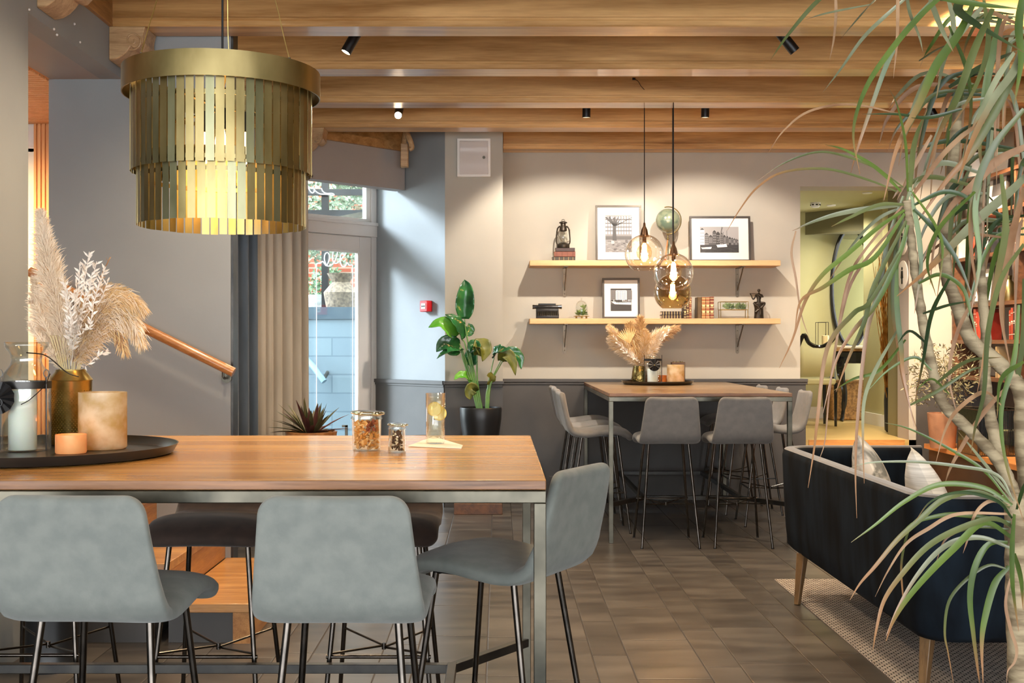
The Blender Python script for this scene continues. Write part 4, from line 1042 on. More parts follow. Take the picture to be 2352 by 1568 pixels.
# typewriter
tp = thing('typewriter', 'black vintage typewriter at the left of the lower shelf', 'typewriter', (PX(1257, 9.82), 9.80, sz2+.001))
mb = MB(); w = .095
mb.prism([(-.07,0),(.08,0),(.08,.09),(.03,.10),(.0,.085),(-.012,.055),(-.07,.022)], (-w,0,0), (0,1,0), (0,0,1), (1,0,0), 2*w); mb.build('body', M['black'], tp, bevel=.005)
MB().tube([(-w-.015,.05,.10),(w+.015,.05,.10)], .016, 14).build('platen_roller', M['blackgloss'], tp, smooth=True)
mb = MB(); mb.tube([(-w-.03,.05,.10),(-w-.014,.05,.10)], .018, 12); mb.tube([(w+.014,.05,.10),(w+.03,.05,.10)], .018, 12); mb.build('knob', M['blackgloss'], tp, smooth=True)
mb = MB(); mb.bx(-w+.02, w-.02, .06, .07, .09, .13); mb.build('paper_rest', M['black'], tp, bevel=.003)
mb = MB()
for j in range(4):
    for i in range(11):
        x = -w+.016+i*.0157+.004*(j % 2); y = -.062+j*.0135; z = .029+j*.0085; mb.tube([(x, y, z-.006), (x, y-.002, z+.008)], .0058, 8)
mb.build('keys', M['steel'], tp, smooth=True)

# glass cloche
cl = thing('glass_cloche', 'small glass dome with green sprigs on a footed brass tray', 'cloche', (PX(1335.5, 9.84), 9.84, sz2+.001))
mb = MB(); mb.lathe([(.0001,.018),(.066,.018),(.068,.022),(.0001,.024)], n=24, cap=False)
for a in (.5, 2.6, 4.7): mb.tube([(.05*cos(a),.05*sin(a),0),(.05*cos(a),.05*sin(a),.018)], .008, 8)
mb.build('brass_tray', M['gold'], cl, smooth=True)
MB().lathe([(.05,.025),(.052,.03),(.052,.10),(.045,.128),(.028,.147),(.006,.155),(.004,.162),(.009,.168),(.006,.175),(.0001,.176)], n=28, cap=False).build('glass_dome', M['glass'], cl, smooth='all')
def sprigs(mb, c, n, r, h, rt, w=.012, L=.03):
    for i in range(n):
        a = rt.uniform(0, 2*pi); e = rt.uniform(.1, 1.4); p = Vector(c)+Vector((cos(a)*r*rt.random(), sin(a)*r*rt.random(), h*rt.random()))
        d = Vector((cos(a)*cos(e), sin(a)*cos(e), sin(e))); mb.ribbon([p, p+d*L*.5, p+d*L], [w*.4, w, w*.1], (d.cross(Vector((0,0,1)))+Vector((0,.2,.4))).normalized(), fold=.15)
M['leafy'] = mat('small_green_leaves', (72,96,44), (136,156,84), rough=.5, ns=30)
rt = random.Random(5); mb = MB(); sprigs(mb, (-.012,0,.026), 60, .03, .03, rt); sprigs(mb, (.02,0,.03), 50, .015, .07, rt); mb.build('sprigs', M['leafy'], cl)

# terrarium box on a little stand
te = thing('glass_terrarium', 'brass edged glass terrarium box holding two air plants', 'terrarium', (PX(1684, 9.82), 9.82, sz2+.001))
mb = MB(); a, b_2, t0, t1 = .118, .05, .075, .142
for z in (t0, t1): mb.tube([(-a,-b_2,z),(a,-b_2,z),(a,b_2,z),(-a,b_2,z)], .0028, 6, closed=True)
for sx in (-a, a):
    for sy in (-b_2, b_2): mb.tube([(sx, sy, t0), (sx, sy, t1)], .0028, 6); mb.tube([(sx*.97, sy, t0), (sx*.97, sy, 0.001)], .003, 6)
mb.tube([(-a*.97,-b_2,.003),(a*.97,-b_2,.003)], .002, 5)
mb.build('brass_edges', M['gold'], te, smooth=True)
mb = MB(); mb.add([(-a,-b_2,t0),(a,-b_2,t0),(a,-b_2,t1),(-a,-b_2,t1)], [(0,1,2,3)]); mb.add([(-a,b_2,t0),(a,b_2,t0),(a,b_2,t1),(-a,b_2,t1)], [(0,1,2,3)]); mb.bx(-a, a, -b_2, b_2, t0-.001, t0+.001); mb.build('glass_panes', M['glass'], te)
for i, x in enumerate((-.035, .06)):
    mb = MB(); sprigs(mb, (x,0,t0+.004), 110, .035, .035, rt, .01, .032); o = mb.build('air_plant', M['leafy'], te)

# bronze flute player figurine
fg = thing('figurine', 'dark bronze seated flute player figurine on the lower shelf', 'figurine', (PX(1743, 9.84), 9.84, sz2+.001))
mb = MB(); mb.lathe([(.0001,0),(.043,0),(.04,.03),(.038,.09),(.047,.125),(.04,.135),(.0001,.137)], n=14, cap=False, M=Matrix.Diagonal((1,.8,1))); mb.build('robe_plinth', M['bronze'], fg, smooth=True)
mb = MB(); mb.lathe([(.02,.13),(.016,.16),(.026,.195),(.03,.205),(.010,.215),(.006,.225)], n=14, cap=False, M=Matrix.Diagonal((1,.6,1)))
mb.sphere((0,0,.24), .0135, 14)
mb.tube(bez([(-.026,0,.203),(-.036,-.015,.18),(-.055,-.02,.165),(-.066,-.02,.19),(-.078,-.02,.212)], 4), [.007]*8+[.005]*9, 8)
mb.tube(bez([(.026,0,.203),(.03,-.02,.185),(.008,-.03,.190),(-.02,-.025,.208)], 4), .006, 8)
mb.tube(bez([(.012,-.01,.135),(.044,-.02,.13),(.02,-.032,.10),(-.03,-.032,.06),(-.035,-.035,.05)], 4), .01, 8)
mb.tube(bez([(-.012,-.01,.135),(-.046,-.02,.13),(-.01,-.04,.10),(.004,-.04,.06),(.0,-.042,.03)], 4), .01, 8)
mb.build('body', M['bronze'], fg, smooth=True)
MB().tube([(-.085,-.028,.213),(-.005,-.02,.212)], .0025, 6).build('flute', M['bronze'], fg, smooth=True)
# ================================================================ dried grass bouquets
M['pamp1'] = mat('pampas_cream', (222,202,172), (238,222,198), rough=.9, ns=20, sheen=.3)
M['pamp2'] = mat('pampas_tan', (206,170,112), (230,198,146), rough=.9, ns=20, sheen=.3)
M['pamp3'] = mat('pampas_brown', (150,108,70), (186,142,98), rough=.9, ns=20, sheen=.3)
M['rusc'] = mat('bleached_ruscus', (222,212,198), (238,230,218), rough=.7, ns=20)
M['straw'] = mat('straw_stem', (206,188,140), (224,208,168), rough=.7, ns=20)
def plume(mb, pts, wid, n, rt, mi=0, mi2=None, fl=.035, fw=.0016, droop=.4, view=Vector((0,-1,0))):
    """feathery plume along a curve: many thin fibres"""
    cv = bez(pts, 10); k = len(cv); seg = cv
    mb.tube(cv, [.002]*(k//2)+[.001]*(k-k//2), 5, mi=mi)
    for i in range(n):
        t = rt.random()**.85; j = min(k-2, int(t*(k-1))); f = t*(k-1)-j; p = seg[j].lerp(seg[j+1], f); d = (seg[j+1]-seg[j]).normalized()
        env = sin(pi*min(1, .12+t*.83))**.7 if t < .6 else (1-t)*1.9+.15
        a = rt.uniform(0, 2*pi); u = d.orthogonal().normalized(); w = d.cross(u); rad = (u*cos(a)+w*sin(a))
        L = fl*rt.uniform(.6, 1.25)*(.5+.6*env); q = p+rad*wid*env*rt.uniform(0, .55)
        dr = (d*rt.uniform(.5,1.0)+rad*rt.uniform(.25,.8)).normalized()
        e = q+dr*L*.5; f2 = e+(dr+Vector((0,0,-droop))).normalized()*L*.5
        mb.ribbon([q, e, f2], [fw*1.6, fw*2.2, fw*.4], (view+rad*.6).normalized(), mi=(mi2 if mi2 is not None and rt.random() < .3 else mi))
def leafstem(mb, pts, n, rt, mi, L=.025, w=.008, side=Vector((1,0,0))):
    cv = bez(pts, 8); k = len(cv); mb.tube(cv, .0012, 5, mi=mi)
    for i in range(n):
        t = .2+.8*(i+rt.random()*.5)/n; j = min(k-2, int(t*(k-1))); p = cv[j]; d = (cv[j+1]-cv[j]).normalized(); a = rt.uniform(0, 2*pi)
        u = d.orthogonal().normalized(); v = d.cross(u); rad = u*cos(a)+v*sin(a); dr = (d*.7+rad*.8).normalized()
        mb.ribbon([p, p+dr*L*.45, p+dr*L], [w*.3, w, w*.05], (Vector((rt.uniform(-.5,.5),-1,rt.uniform(-.5,.5)))).normalized(), mi=mi, fold=.1)
PM = [M['pamp1'], M['pamp2'], M['pamp3'], M['rusc'], M['straw']]

# ---------------------------------------------------------------- tray group on the front table
tr = thing('round_tray', 'big round black metal tray at the left end of the front table', 'tray', (-1.37, 3.43, TH+.0005), 0)
MB().lathe([(.0001,.003),(.37,.003),(.385,.008),(.400,.030),(.404,.030),(.389,.004),(.372,0),(.0001,0)], n=72, cap=False).build('dish', mat('tray_metal', (48,45,42), (60,56,52), rough=.35, metal=.5, ns=5), tr, smooth=True)
TZ = TH+.0045
def at(px, py, zz): # point on height zz seen at that pixel
    D = (CAMH-zz)*F/(py-CY); return Vector((PX(px, D), D, zz))
gj = thing('glass_hurricane', 'clear glass jar lantern with flared neck around a white candle', 'lantern', (PX(61, 3.54), 3.54, TZ))
MB().lathe([(.0001,.002),(.064,.002),(.070,.008),(.070,.215),(.066,.235),(.046,.262),(.042,.275),(.046,.295),(.062,.318),(.063,.332)], n=40, cap=False).build('glass_jar', M['glass'], gj, smooth='all', solid=.003)
mb = MB(); mb.lathe([(.0725,.19),(.0725,.212),(.0715,.212),(.0715,.19),(.0725,.19)], n=40, cap=False)
for a in (-.35, pi+.35):
    c_, s_ = cos(a)*.075, sin(a)*.075; mb.tube([(c_, s_, .002), (c_, s_, .225)], .0022, 6); mb.tube([(c_+.008*cos(t), s_, .236+.012*sin(t)) for t in [2*pi*i/12 for i in range(12)]], .0016, 5, closed=True)
mb.build('metal_band', M['steel_dark'], gj, smooth=True)
mb = MB(); mb.tube(bez([(.08,-.02,.235),(.075,-.05,.20),(.045,-.085,.16),(.02,-.09,.145)], 6), .0014, 5); mb.build('wire', M['black'], gj, smooth=True); mb = MB(); mb.tube(bez([(.03,-.075,.30),(.08,-.05,.29),(.13,-.02,.24),(.16,0,.225)], 6), .0018, 5); mb.build('wire', M['black'], gj, smooth=True); mb = MB(); mb.tube(bez([(-.08,-.02,.225),(-.09,-.05,.19),(-.07,-.085,.17)], 6), .0014, 5); mb.build('wire', M['black'], gj, smooth=True)
mb = MB(); c = Vector((-.047,-.092,.165)); R_ = .049; vs = [c+Vector((0,-.004,0))]; nn = 24
for i in range(nn): a = 2*pi*i/nn; vs.append(c+Vector((R_*cos(a), -.002+(.004 if i % 2 else -.003), R_*sin(a))))
mb.add(vs, [(0, (i+1) % nn+1, i+1) for i in range(nn)]); mb.tube([c+Vector((.012*cos(a)+.003, -.006, .012*sin(a)-.014)) for a in [2*pi*i/14 for i in range(14)]], .0014, 5, closed=True)
mb.sphere(c+Vector((0,-.006,0)), .0025, 8); mb.build('round_tag', M['black'], gj, solid=.0015)
def candle(nm, label, px, D, z, r, h, m='candle', lit=False, group=None):
    o = thing(nm, label, 'candle', (PX(px, D), D, z), 0, group)
    MB().lathe([(.0001,0),(r,0),(r,h-.004),(r-.004,h),(r*.5,h-.003),(.0001,h-.004)], n=28, cap=False).build('wax', M[m], o, smooth=True)
    MB().tube([(0,0,h-.004),(.001,0,h+.010)], .0012, 5).build('wick', M['black'], o, smooth=True)
    if lit: MB().lathe([(.0001,0),(.004,.005),(.003,.012),(.0001,.022)], (0,0,h+.006), 10, cap=False).build('flame', M['flame'], o, smooth=True)
    return o
candle('pillar_candle', 'tall white pillar candle inside the clear glass jar lantern', 52, 3.52, TZ+.004, .041, .185)
vz = thing('brass_vase', 'brass milk can shaped vase with textured body holding dried grasses', 'vase', (PX(163, 3.76), 3.76, TZ))
MB().lathe([(.0001,0),(.062,0),(.066,.006),(.066,.205),(.068,.209),(.066,.213),(.048,.236),(.047,.243),(.045,.243),(.045,.236),(.06,.21),(.0001,.20)], n=48, cap=False).build('vase_body', M['gold'], vz, smooth=True)
mb = MB()
for j in range(26):
    for i in range(40):
        a = 2*pi*(i+.5*(j % 2))/40
        if abs(a-4.71) < 1.9: mb.sphere((.0665*cos(a), .0665*sin(a), .02+j*.0062), .0022, 5)
mb.build('punched_texture', M['gold'], vz)
bq = thing('pampas_bouquet', 'cream pampas and white ruscus bouquet in the brass vase', 'dried flowers', (PX(163, 3.76), 3.76, TZ+.205))
o = bq.location.copy(); rt = random.Random(11)
def b3(l, D0=3.76): return [P(x, y, D0+(dz if len(q) > 2 else 0)) for q in l for x, y, dz in [(q[0], q[1], q[2] if len(q) > 2 else 0)]]
mb = MB(o)
for px in (-30,-22,-12,-5,3,10,18,26,-17,8,22,-26):
    mb.tube([P(163+px*.4, 880, 3.76), P(163+px*.8, 845, 3.76+px*.0006), P(163+px*1.6, 770, 3.76+px*.002)], .0022, 5)
mb.build('stems', M['straw'], bq)
mb = MB(o)
plume(mb, b3([(150,830),(138,740,-.02),(118,640,-.04),(103,560,-.05),(93,488,-.05)]), .062, 4600, rt, 0, None, .034, .0009, .45)
plume(mb, b3([(140,840),(118,790,.04),(98,740,.05),(86,690,.06),(80,640,.05)]), .045, 1900, rt, 0, None, .032, .0009, .45)
plume(mb, b3([(140,850),(112,800,-.06),(80,765,-.08),(68,740,-.1)]), .012, 260, rt, 0, None, .02, .0011, .2)
plume(mb, b3([(140,850),(110,760,-.05),(78,700,-.08),(68,690,-.1)]), .014, 260, rt, 0, None, .02, .0012, .2)
mb.build('pampas_plume', PM, bq)
mb = MB(o)
plume(mb, b3([(170,830),(205,760,-.04),(245,705,-.06),(290,690,-.06),(325,712,-.05)]), .055, 1500, rt, 1, 0, .055, .0010, .9)
plume(mb, b3([(175,830),(215,780,-.03),(255,730,-.05),(300,740,-.05),(325,790,-.05)]), .05, 1300, rt, 0, 1, .055, .0010, 1.0)
plume(mb, b3([(172,830),(212,770,-.02),(240,735,-.02),(270,760,-.02),(285,810,-.02)]), .03, 420, rt, 1, 2, .05, .0013, 1.1)
plume(mb, b3([(165,820),(185,760,.03),(205,700,.02),(240,670,0),(285,668,-.02)]), .045, 700, rt, 1, 0, .045, .0013, .6)
plume(mb, b3([(168,830),(190,770,.0),(215,720,.0),(232,700,.0)]), .03, 500, rt, 2, 1, .045, .0015, .5)
mb.build('pampas_plume', PM, bq)
mb = MB(o)
for e_ in ((205,578),(222,600),(183,606),(150,648),(243,612),(160,690),(200,640),(228,648),(176,640),(196,600),(143,625),(250,640),(158,720),(236,680),(215,700),(170,665),(148,668),(212,625)):
    dz_ = rt.uniform(-.12, -.02)
    leafstem(mb, b3([(163,840),(168+(e_[0]-190)*.25, 760, dz_*.5),(e_[0]*.7+175*.3, e_[1]+55, dz_),(e_[0], e_[1], dz_)]), 26, rt, 3, .024, .0075)
leafstem(mb, b3([(182,850),(200,838,-.08),(225,818,-.1),(250,805,-.1)]), 12, rt, 3, .022, .008)
leafstem(mb, b3([(175,840),(200,740,.05),(230,640,.06),(253,590,.06)]), 26, rt, 2, .02, .004)
mb.build('ruscus', PM, bq)
vt = thing('votive_glass', 'small glowing orange tealight holder on the front tray', 'candle holder', (PX(163, 3.45), 3.45, TZ))
def glow(name, c1, c2, e, ec, rough=.4):
    m = mat(name, c1, c2, rough=rough, ns=14, emis=e, ecol=ec); return m
MB().lathe([(.0001,.001),(.043,0),(.045,.004),(.045,.056),(.042,.056),(.042,.006),(.0001,.005)], n=32, cap=False).build('holder', glow('amber_votive', (236,150,90), (246,182,120), .15, (255,140,70)), vt, smooth=True)
MB().tube([(0,0,.004),(0,0,.02)], .02, 16).build('tealight', M['candle_warm'], vt, smooth=True)
fh = thing('candle_glass', 'large frosted golden candle glass lit from within on the front tray', 'candle holder', (PX(236, 3.60), 3.60, TZ))
def frosted(name, c1, c2):
    m = bpy.data.materials.new(name); m.use_nodes = True; nt = m.node_tree; N = nt.nodes; L = nt.links; b = N['Principled BSDF']; out = N['Material Output']
    tc = N.new('ShaderNodeTexCoord'); nz = N.new('ShaderNodeTexNoise'); nz.inputs['Scale'].default_value = 18; nz.inputs['Detail'].default_value = 5; L.new(tc.outputs['Object'], nz.inputs[0])
    rp = N.new('ShaderNodeValToRGB'); rp.color_ramp.elements[0].position = .35; rp.color_ramp.elements[1].position = .65
    rp.color_ramp.elements[0].color = lin(c1); rp.color_ramp.elements[1].color = lin(c2); L.new(nz.outputs[0], rp.inputs[0])
    L.new(rp.outputs[0], b.inputs['Base Color']); b.inputs['Roughness'].default_value = .25
    tl = N.new('ShaderNodeBsdfTranslucent'); L.new(rp.outputs[0], tl.inputs[0]); mx = N.new('ShaderNodeMixShader'); mx.inputs[0].default_value = .5
    L.new(b.outputs[0], mx.inputs[1]); L.new(tl.outputs[0], mx.inputs[2]); L.new(mx.outputs[0], out.inputs[0]); return m
M['frost'] = frosted('frosted_gold_glass', (206,180,120), (232,220,190))
MB().lathe([(.0001,.001),(.068,0),(.0727,.006),(.0727,.176),(.069,.176),(.069,.008),(.0001,.006)], n=40, cap=False).build('glass', M['frost'], fh, smooth=True)
MB().tube([(0,0,.007),(0,0,.022)], .02, 16).build('tealight', M['candle_warm'], fh, smooth=True)
MB().lathe([(.0001,0),(.005,.006),(.0035,.014),(.0001,.026)], (0,0,.024), 10, cap=False).build('flame', M['flame'], fh, smooth=True)
lamp('tealight_glow', 'POINT', (fh.location.x, fh.location.y, TZ+.05), .12, (255,186,110), .012)
lamp('votive_glow', 'POINT', (vt.location.x, vt.location.y, TZ+.045), .03, (255,150,70), .01)

# snack jars, drink, napkin
def jar(label, px, py, rt_, rb, h, seed):
    D = (CAMH-TH)*F/(py-CY)+rb; r = thing('snack_jar', label, 'jar', (PX(px, D), D, TH+.0005), 0, 'glass snack jars')
    MB().lathe([(.0001,.001),(rb,.0),(rb+.002,.004),(rt_-.008,h*.78),(rt_-.004,h*.82),(rt_-.008,h*.86),(rt_-.006,h*.88)], n=32, cap=False).build('glass_jar', M['glass'], r, smooth='all', solid=.0025)
    mb = MB(); mb.lathe([(.0001,h*.90),(rt_-.012,h*.90),(rt_,h*.93),(rt_+.001,h*.97),(rt_-.004,h),(rt_-.02,h*.975),(.0001,h*.97)], n=32, cap=False, M=Matrix.Rotation(.03, 3, 'Y')); mb.build('lid', mat('lid_glass_%d' % seed, (190,196,170), rough=.1) if 0 else glass('lid_glass_%d' % seed, (226,228,206), refl=.8, base=.16, power=1.6), r, smooth='all')
    q = random.Random(seed); cols = [(216,140,60), (236,178,110), (150,64,40), (120,50,36), (226,190,140)] if seed == 1 else [(60,40,34), (70,42,34), (236,222,190), (40,30,30), (196,110,60)]
    ms = [mat('nut_%d_%d' % (seed, i), c, rough=.5) for i, c in enumerate(cols)]
    mb = MB(); n = 170 if seed == 1 else 110
    for i in range(n):
        z = q.uniform(.008, h*.74); a = q.uniform(0, 2*pi); rr = (rb+(rt_-.014-rb)*z/h/.8-.006)*sqrt(q.random())
        if q.random() < .7: rr = (rb+(rt_-.014-rb)*z/h/.8)-.007
        k = q.choice((0,1,4,0,1)) if seed == 1 else q.choice((0,1,2,3,0))
        if seed == 1 and z > h*.5 and cos(a) > .2: k = q.choice((2,3))
        c = Vector((rr*cos(a), rr*sin(a), z)); R = Matrix.Rotation(q.uniform(0,6), 3, 'Z')@Matrix.Rotation(q.uniform(0,3), 3, 'X')
        s_ = q.uniform(.0055, .0085) if seed == 1 else q.uniform(.0035,.0055)
        prof = [(.0001,-1.3),(.6,-.9),(.8,0),(.55,.9),(.0001,1.3)]; mb.lathe([(a_*s_, b_*s_) for a_, b_ in prof], c, 7, k, False, R@Matrix.Diagonal((1,.7,1)))
    mb.build('snack_mix', ms, r, smooth=True)
jar('larger glass jar of orange dried fruit and nuts on the front table', 842, 1037, .0525, .040, .122, 1)
jar('smaller glass jar of dark raisins and nuts on the front table', 912, 1040, .0315, .0245, .088, 2)
pts = [at(935, 1020, TH), at(1002, 1009, TH), at(1063, 1026, TH), at(1061, 1031, TH), at(985, 1031, TH)]
pts = [at(937, 1026, TH), at(995, 1004, TH), at(1063, 1024, TH), at(1060, 1031, TH)]
nk = MB(); a = [p.copy() for p in pts]; nk.prism([(p.x, p.y) for p in (a[0], a[3], a[2], a[1])], (0,0,TH+.0005), (1,0,0), (0,1,0), (0,0,1), .003)
tag(nk.build('paper_napkin', M['napkin'], bevel=.001), 'cream folded paper napkin under the water glass', 'napkin')
dg = thing('water_glass', 'tall highball glass of water with lemon on the napkin', 'glass', (PX(1000, 3.80), 3.80, TH+.004))
MB().lathe([(.0001,.0),(.028,.0),(.031,.003),(.0325,.165),(.0305,.165),(.0285,.018),(.0001,.014)], n=36, cap=False).build('glass', M['glass'], dg, smooth='all')
MB().lathe([(.0001,.016),(.0280,.019),(.0300,.152),(.0001,.152)], n=32, cap=False).build('water', M['water'], dg, smooth='all')
for (c, rot, kk) in (((-.002,-.006,.112), .35, 1), ((.013,0,.098), -.5, 1)):
    R = Matrix.Rotation(rot, 3, 'Y')@Matrix.Rotation(pi/2-.1, 3, 'X'); mb = MB(); mb.lathe([(.0001,.002),(.021,.002),(.021,-.002),(.0001,-.002)], c, 24, cap=False, M=R); o = mb.build('lemon_slice', M['lemon'], dg, smooth=True)
    mb = MB(); mb.lathe([(.021,.0024),(.024,.0024),(.024,-.0024),(.021,-.0024),(.021,.0024)], c, 24, cap=False, M=R); mb.build('lemon_peel', mat('lemon_peel', (236,196,50), rough=.4), o)
for i in range(3):
    c = (.012*cos(i*2.1), .010*sin(i*2.1), .134-.004*i); mb = MB(); mb.box(c, (.018,.018,.016), R=Matrix.Rotation(i, 3, 'Z')@Matrix.Rotation(.4*i, 3, 'X')); mb.build('ice_cube', M['water'], dg, bevel=.003)

# ---------------------------------------------------------------- tray group on the back table
T2 = TH+.003
tr2 = thing('round_tray', 'round black tray on the back table under the globe pendants', 'tray', (PX(1510, 9.35), 9.35, T2+.0005))
MB().lathe([(.0001,.003),(.26,.003),(.27,.008),(.290,.030),(.293,.030),(.274,.004),(.262,0),(.0001,0)], n=56, cap=False).build('dish', M['blackgloss'], tr2, smooth=True)
z2 = T2+.0045
v2 = thing('hammered_vase', 'tapered hammered brass vase on the back table tray', 'vase', (PX(1469, 9.38), 9.38, z2))
MB().lathe([(.0001,0),(.070,0),(.072,.004),(.060,.10),(.050,.145),(.047,.145),(.055,.10),(.066,.01),(.0001,.006)], n=32, cap=False).build('vase_body', mat('hammered_brass', (104,90,50), (150,130,80), rough=.25, metal=1, ns=30, bump=.6, bs=40), v2, smooth=True)
b2 = thing('dried_bouquet', 'fan palm and pampas bouquet in the hammered vase on the back table', 'dried flowers', (PX(1470, 9.38), 9.38, z2+.13))
o = b2.location.copy(); D2 = 9.38; sc2 = .12
def b4(l): return [P(q[0], q[1], D2+(q[2] if len(q) > 2 else 0)) for q in l]
mb = MB(o)
for e_ in ((1440,790),(1455,780),(1475,785),(1490,780),(1505,790),(1430,800),(1465,770),(1483,775)): mb.tube([P(1470, 840, D2), P((1470+e_[0])/2, 815, D2), P(e_[0], e_[1], D2)], .003, 5)
mb.build('stems', M['straw'], b2)
mb = MB(o)
plume(mb, b4([(1468,840),(1440,800,-.03),(1415,770,-.05),(1398,750,-.05)]), .05, 1050, rt, 1, 0, .05, .0018, .5)
plume(mb, b4([(1468,840),(1435,810,.03),(1412,790,.03),(1400,775,.03)]), .05, 900, rt, 0, 1, .05, .0018, .5)
plume(mb, b4([(1470,840),(1472,790),(1472,755),(1470,732)]), .035, 750, rt, 1, 2, .07, .0018, .1)
plume(mb, b4([(1472,840),(1490,800,-.04),(1510,770,-.05),(1535,755,-.06)]), .06, 1200, rt, 0, 1, .05, .0018, .5)
plume(mb, b4([(1474,840),(1500,790,.04),(1530,765,.05),(1556,752,.05)]), .05, 1050, rt, 2, 1, .06, .0018, .5)
plume(mb, b4([(1470,840),(1455,790,.04),(1450,760,.05),(1445,745,.05)]), .04, 750, rt, 1, 2, .06, .0018, .3)
plume(mb, b4([(1470,840),(1480,800,-.05),(1482,775,-.06),(1480,760,-.06)]), .05, 900, rt, 1, 0, .05, .0018, .4)
plume(mb, b4([(1472,840),(1490,815,-.07),(1502,795,-.09),(1508,780,-.09)]), .05, 750, rt, 0, 1, .05, .0018, .6)
mb.build('pampas_plume', PM, b2)
mb = MB(o)
for e_ in ((1540,755),(1530,770),(1520,785),(1510,795),(1525,760),(1500,800),(1450,812),(1425,800),(1415,785),(1405,770)):
    leafstem(mb, b4([(1472,835),((1472+e_[0])/2, (835+e_[1])/2, -.08),(e_[0], e_[1], -.1)]), 20, rt, 3, .028, .010)
mb.build('ruscus', PM, b2)
mb = MB(o); c = P(1446, 788, D2-.12)
for i in range(11):
    a = 1.15+i*.14; L = .125; d = Vector((cos(a), -.1, sin(a))); p = c+d*L
    mb.ribbon([c, c.lerp(p, .6), p], [.003,.012,.003], (0,-1,.0+.3*(i % 2)), mi=1, fold=.3)
mb.build('palm_fan', PM, b2)
g2 = thing('glass_hurricane', 'glass cylinder lantern with round black tag on the back table', 'lantern', (PX(1500, 9.27), 9.27, z2))
MB().lathe([(.0001,.002),(.062,.002),(.0666,.006),(.0666,.20),(.055,.215),(.05,.23)], n=32, cap=False).build('glass_jar', M['glass'], g2, smooth='all')
mb = MB(); mb.lathe([(.069,.188),(.069,.205),(.068,.205),(.068,.188),(.069,.188)], n=32, cap=False)
for s_ in (-1, 1): mb.tube([(s_*.071,0,.0),(s_*.071,0,.235)], .0022, 6)
mb.build('metal_band', M['black'], g2, smooth=True)
mb = MB(); c = Vector((0,-.072,.155)); R_ = .048; nn = 20; vs = [c+Vector((0,-.006,0))]
for i in range(nn): a = 2*pi*i/nn; vs.append(c+Vector((R_*cos(a), (.003 if i % 2 else -.004), R_*sin(a))))
mb.add(vs, [(0, (i+1) % nn+1, i+1) for i in range(nn)]); mb.build('round_tag', M['black'], g2, solid=.002)
MB().sphere((0,-.081,.155), .005, 8).build('rivet', M['gold'], g2, smooth=True)
candle('pillar_candle', 'white pillar candle inside the back table glass cylinder', 1499, 9.27, z2+.004, .042, .12)
v3 = thing('votive_glass', 'small amber tealight glass on the back table tray', 'candle holder', (PX(1522, 9.36), 9.38, z2))
MB().lathe([(.0001,.001),(.034,0),(.036,.004),(.036,.07),(.033,.07),(.033,.006),(.0001,.005)], n=24, cap=False).build('holder', glow('amber_votive_dark', (140,70,24), (190,104,40), .1, (255,140,60)), v3, smooth=True)
v4 = thing('candle_glass', 'tall frosted golden candle glass on the back table tray', 'candle holder', (PX(1552, 9.22), 9.22, z2))
MB().lathe([(.0001,.001),(.066,0),(.069,.006),(.069,.158),(.066,.158),(.066,.008),(.0001,.006)], n=32, cap=False).build('glass', M['frost'], v4, smooth=True)
lamp('tealight_glow_2', 'POINT', (v4.location.x, v4.location.y, z2+.05), .12, (255,150,70), .012)
MB().tube([(0,0,.007),(0,0,.022)], .02, 14).build('tealight', M['candle_warm'], v4, smooth=True)
v5 = thing('tealight_box', 'dark copper tealight rack behind the golden candle glass', 'candle holder', (PX(1557, 9.42), 9.42, z2))
mb = MB(); mb.bx(-.055, .055, -.03, .03, .001, .175); mb.build('box_body', M['socket'], v5, bevel=.003)
mb = MB()
for x in (-.03, 0, .03): mb.lathe([(.012,0),(.012,.006),(.0001,.006)], (x,0,.176), 12, cap=False)
mb.build('tealight_cups', M['brass'], v5, smooth=True)

# ================================================================ strelitzia
SY = 9.12; sx = PX(1104, SY)
pl = MB(); pl.bx(PX(1043, 9.02), PX(1154, 9.02), 9.0, 9.36, 0, .085); o = tag(pl.build('plant_plinth', M['shelfwood'], bevel=.003), 'low dark wood plinth on the tiles below the black plant pot', 'plinth')
stn = thing('plant_stand', 'black metal stand lifting the black plant pot, behind the front table', 'stand', (sx, 9.17, .085))
for a in range(4):
    c = Vector((.11*cos(a*pi/2+.78), .11*sin(a*pi/2+.78), 0)); MB().tube([c, c+Vector((0,0,.30))], .008, 8).build('leg', M['black'], stn, smooth=True)
MB().lathe([(.0001,.30),(.13,.30),(.13,.315),(.0001,.315)], n=28, cap=False).build('plate', M['black'], stn, smooth=True)
pt = thing('plant_pot', 'matte black tapered planter holding the glossy big leaved plant', 'plant pot', (sx, 9.17, .401))
ph = PZ(935, 9.17)-.401; rp_ = 48.5*9.17/F
MB().lathe([(.0001,0),(.085,0),(.11,.03),(.14,.16),(rp_-.004,.33),(rp_,ph-.01),(rp_-.004,ph),(rp_-.014,ph),(rp_-.016,ph-.03),(.0001,ph-.03)], n=48, cap=False).build('pot_body', M['potblack'], pt, smooth=True)
MB().lathe([(.0001,ph-.024),(rp_-.017,ph-.026)], n=30, cap=False).build('soil', M['soil'], pt, smooth=True)
st = thing('bird_of_paradise_plant', 'glossy dark green plant with paddle leaves in the black pot', 'plant', (sx, 9.17, .401+ph-.025))
o = st.location.copy(); PD = 9.17
M['strel'] = mat('strelitzia_leaf', (18,66,36), (46,112,58), rough=.22, ns=8, scale=(1,1,1), coat=.3)
M['strel2'] = mat('strelitzia_leaf_light', (76,150,40), (110,176,60), rough=.3, ns=8)
M['strel3'] = mat('strelitzia_leaf_back', (74,84,30), (120,120,44), rough=.45, ns=8)
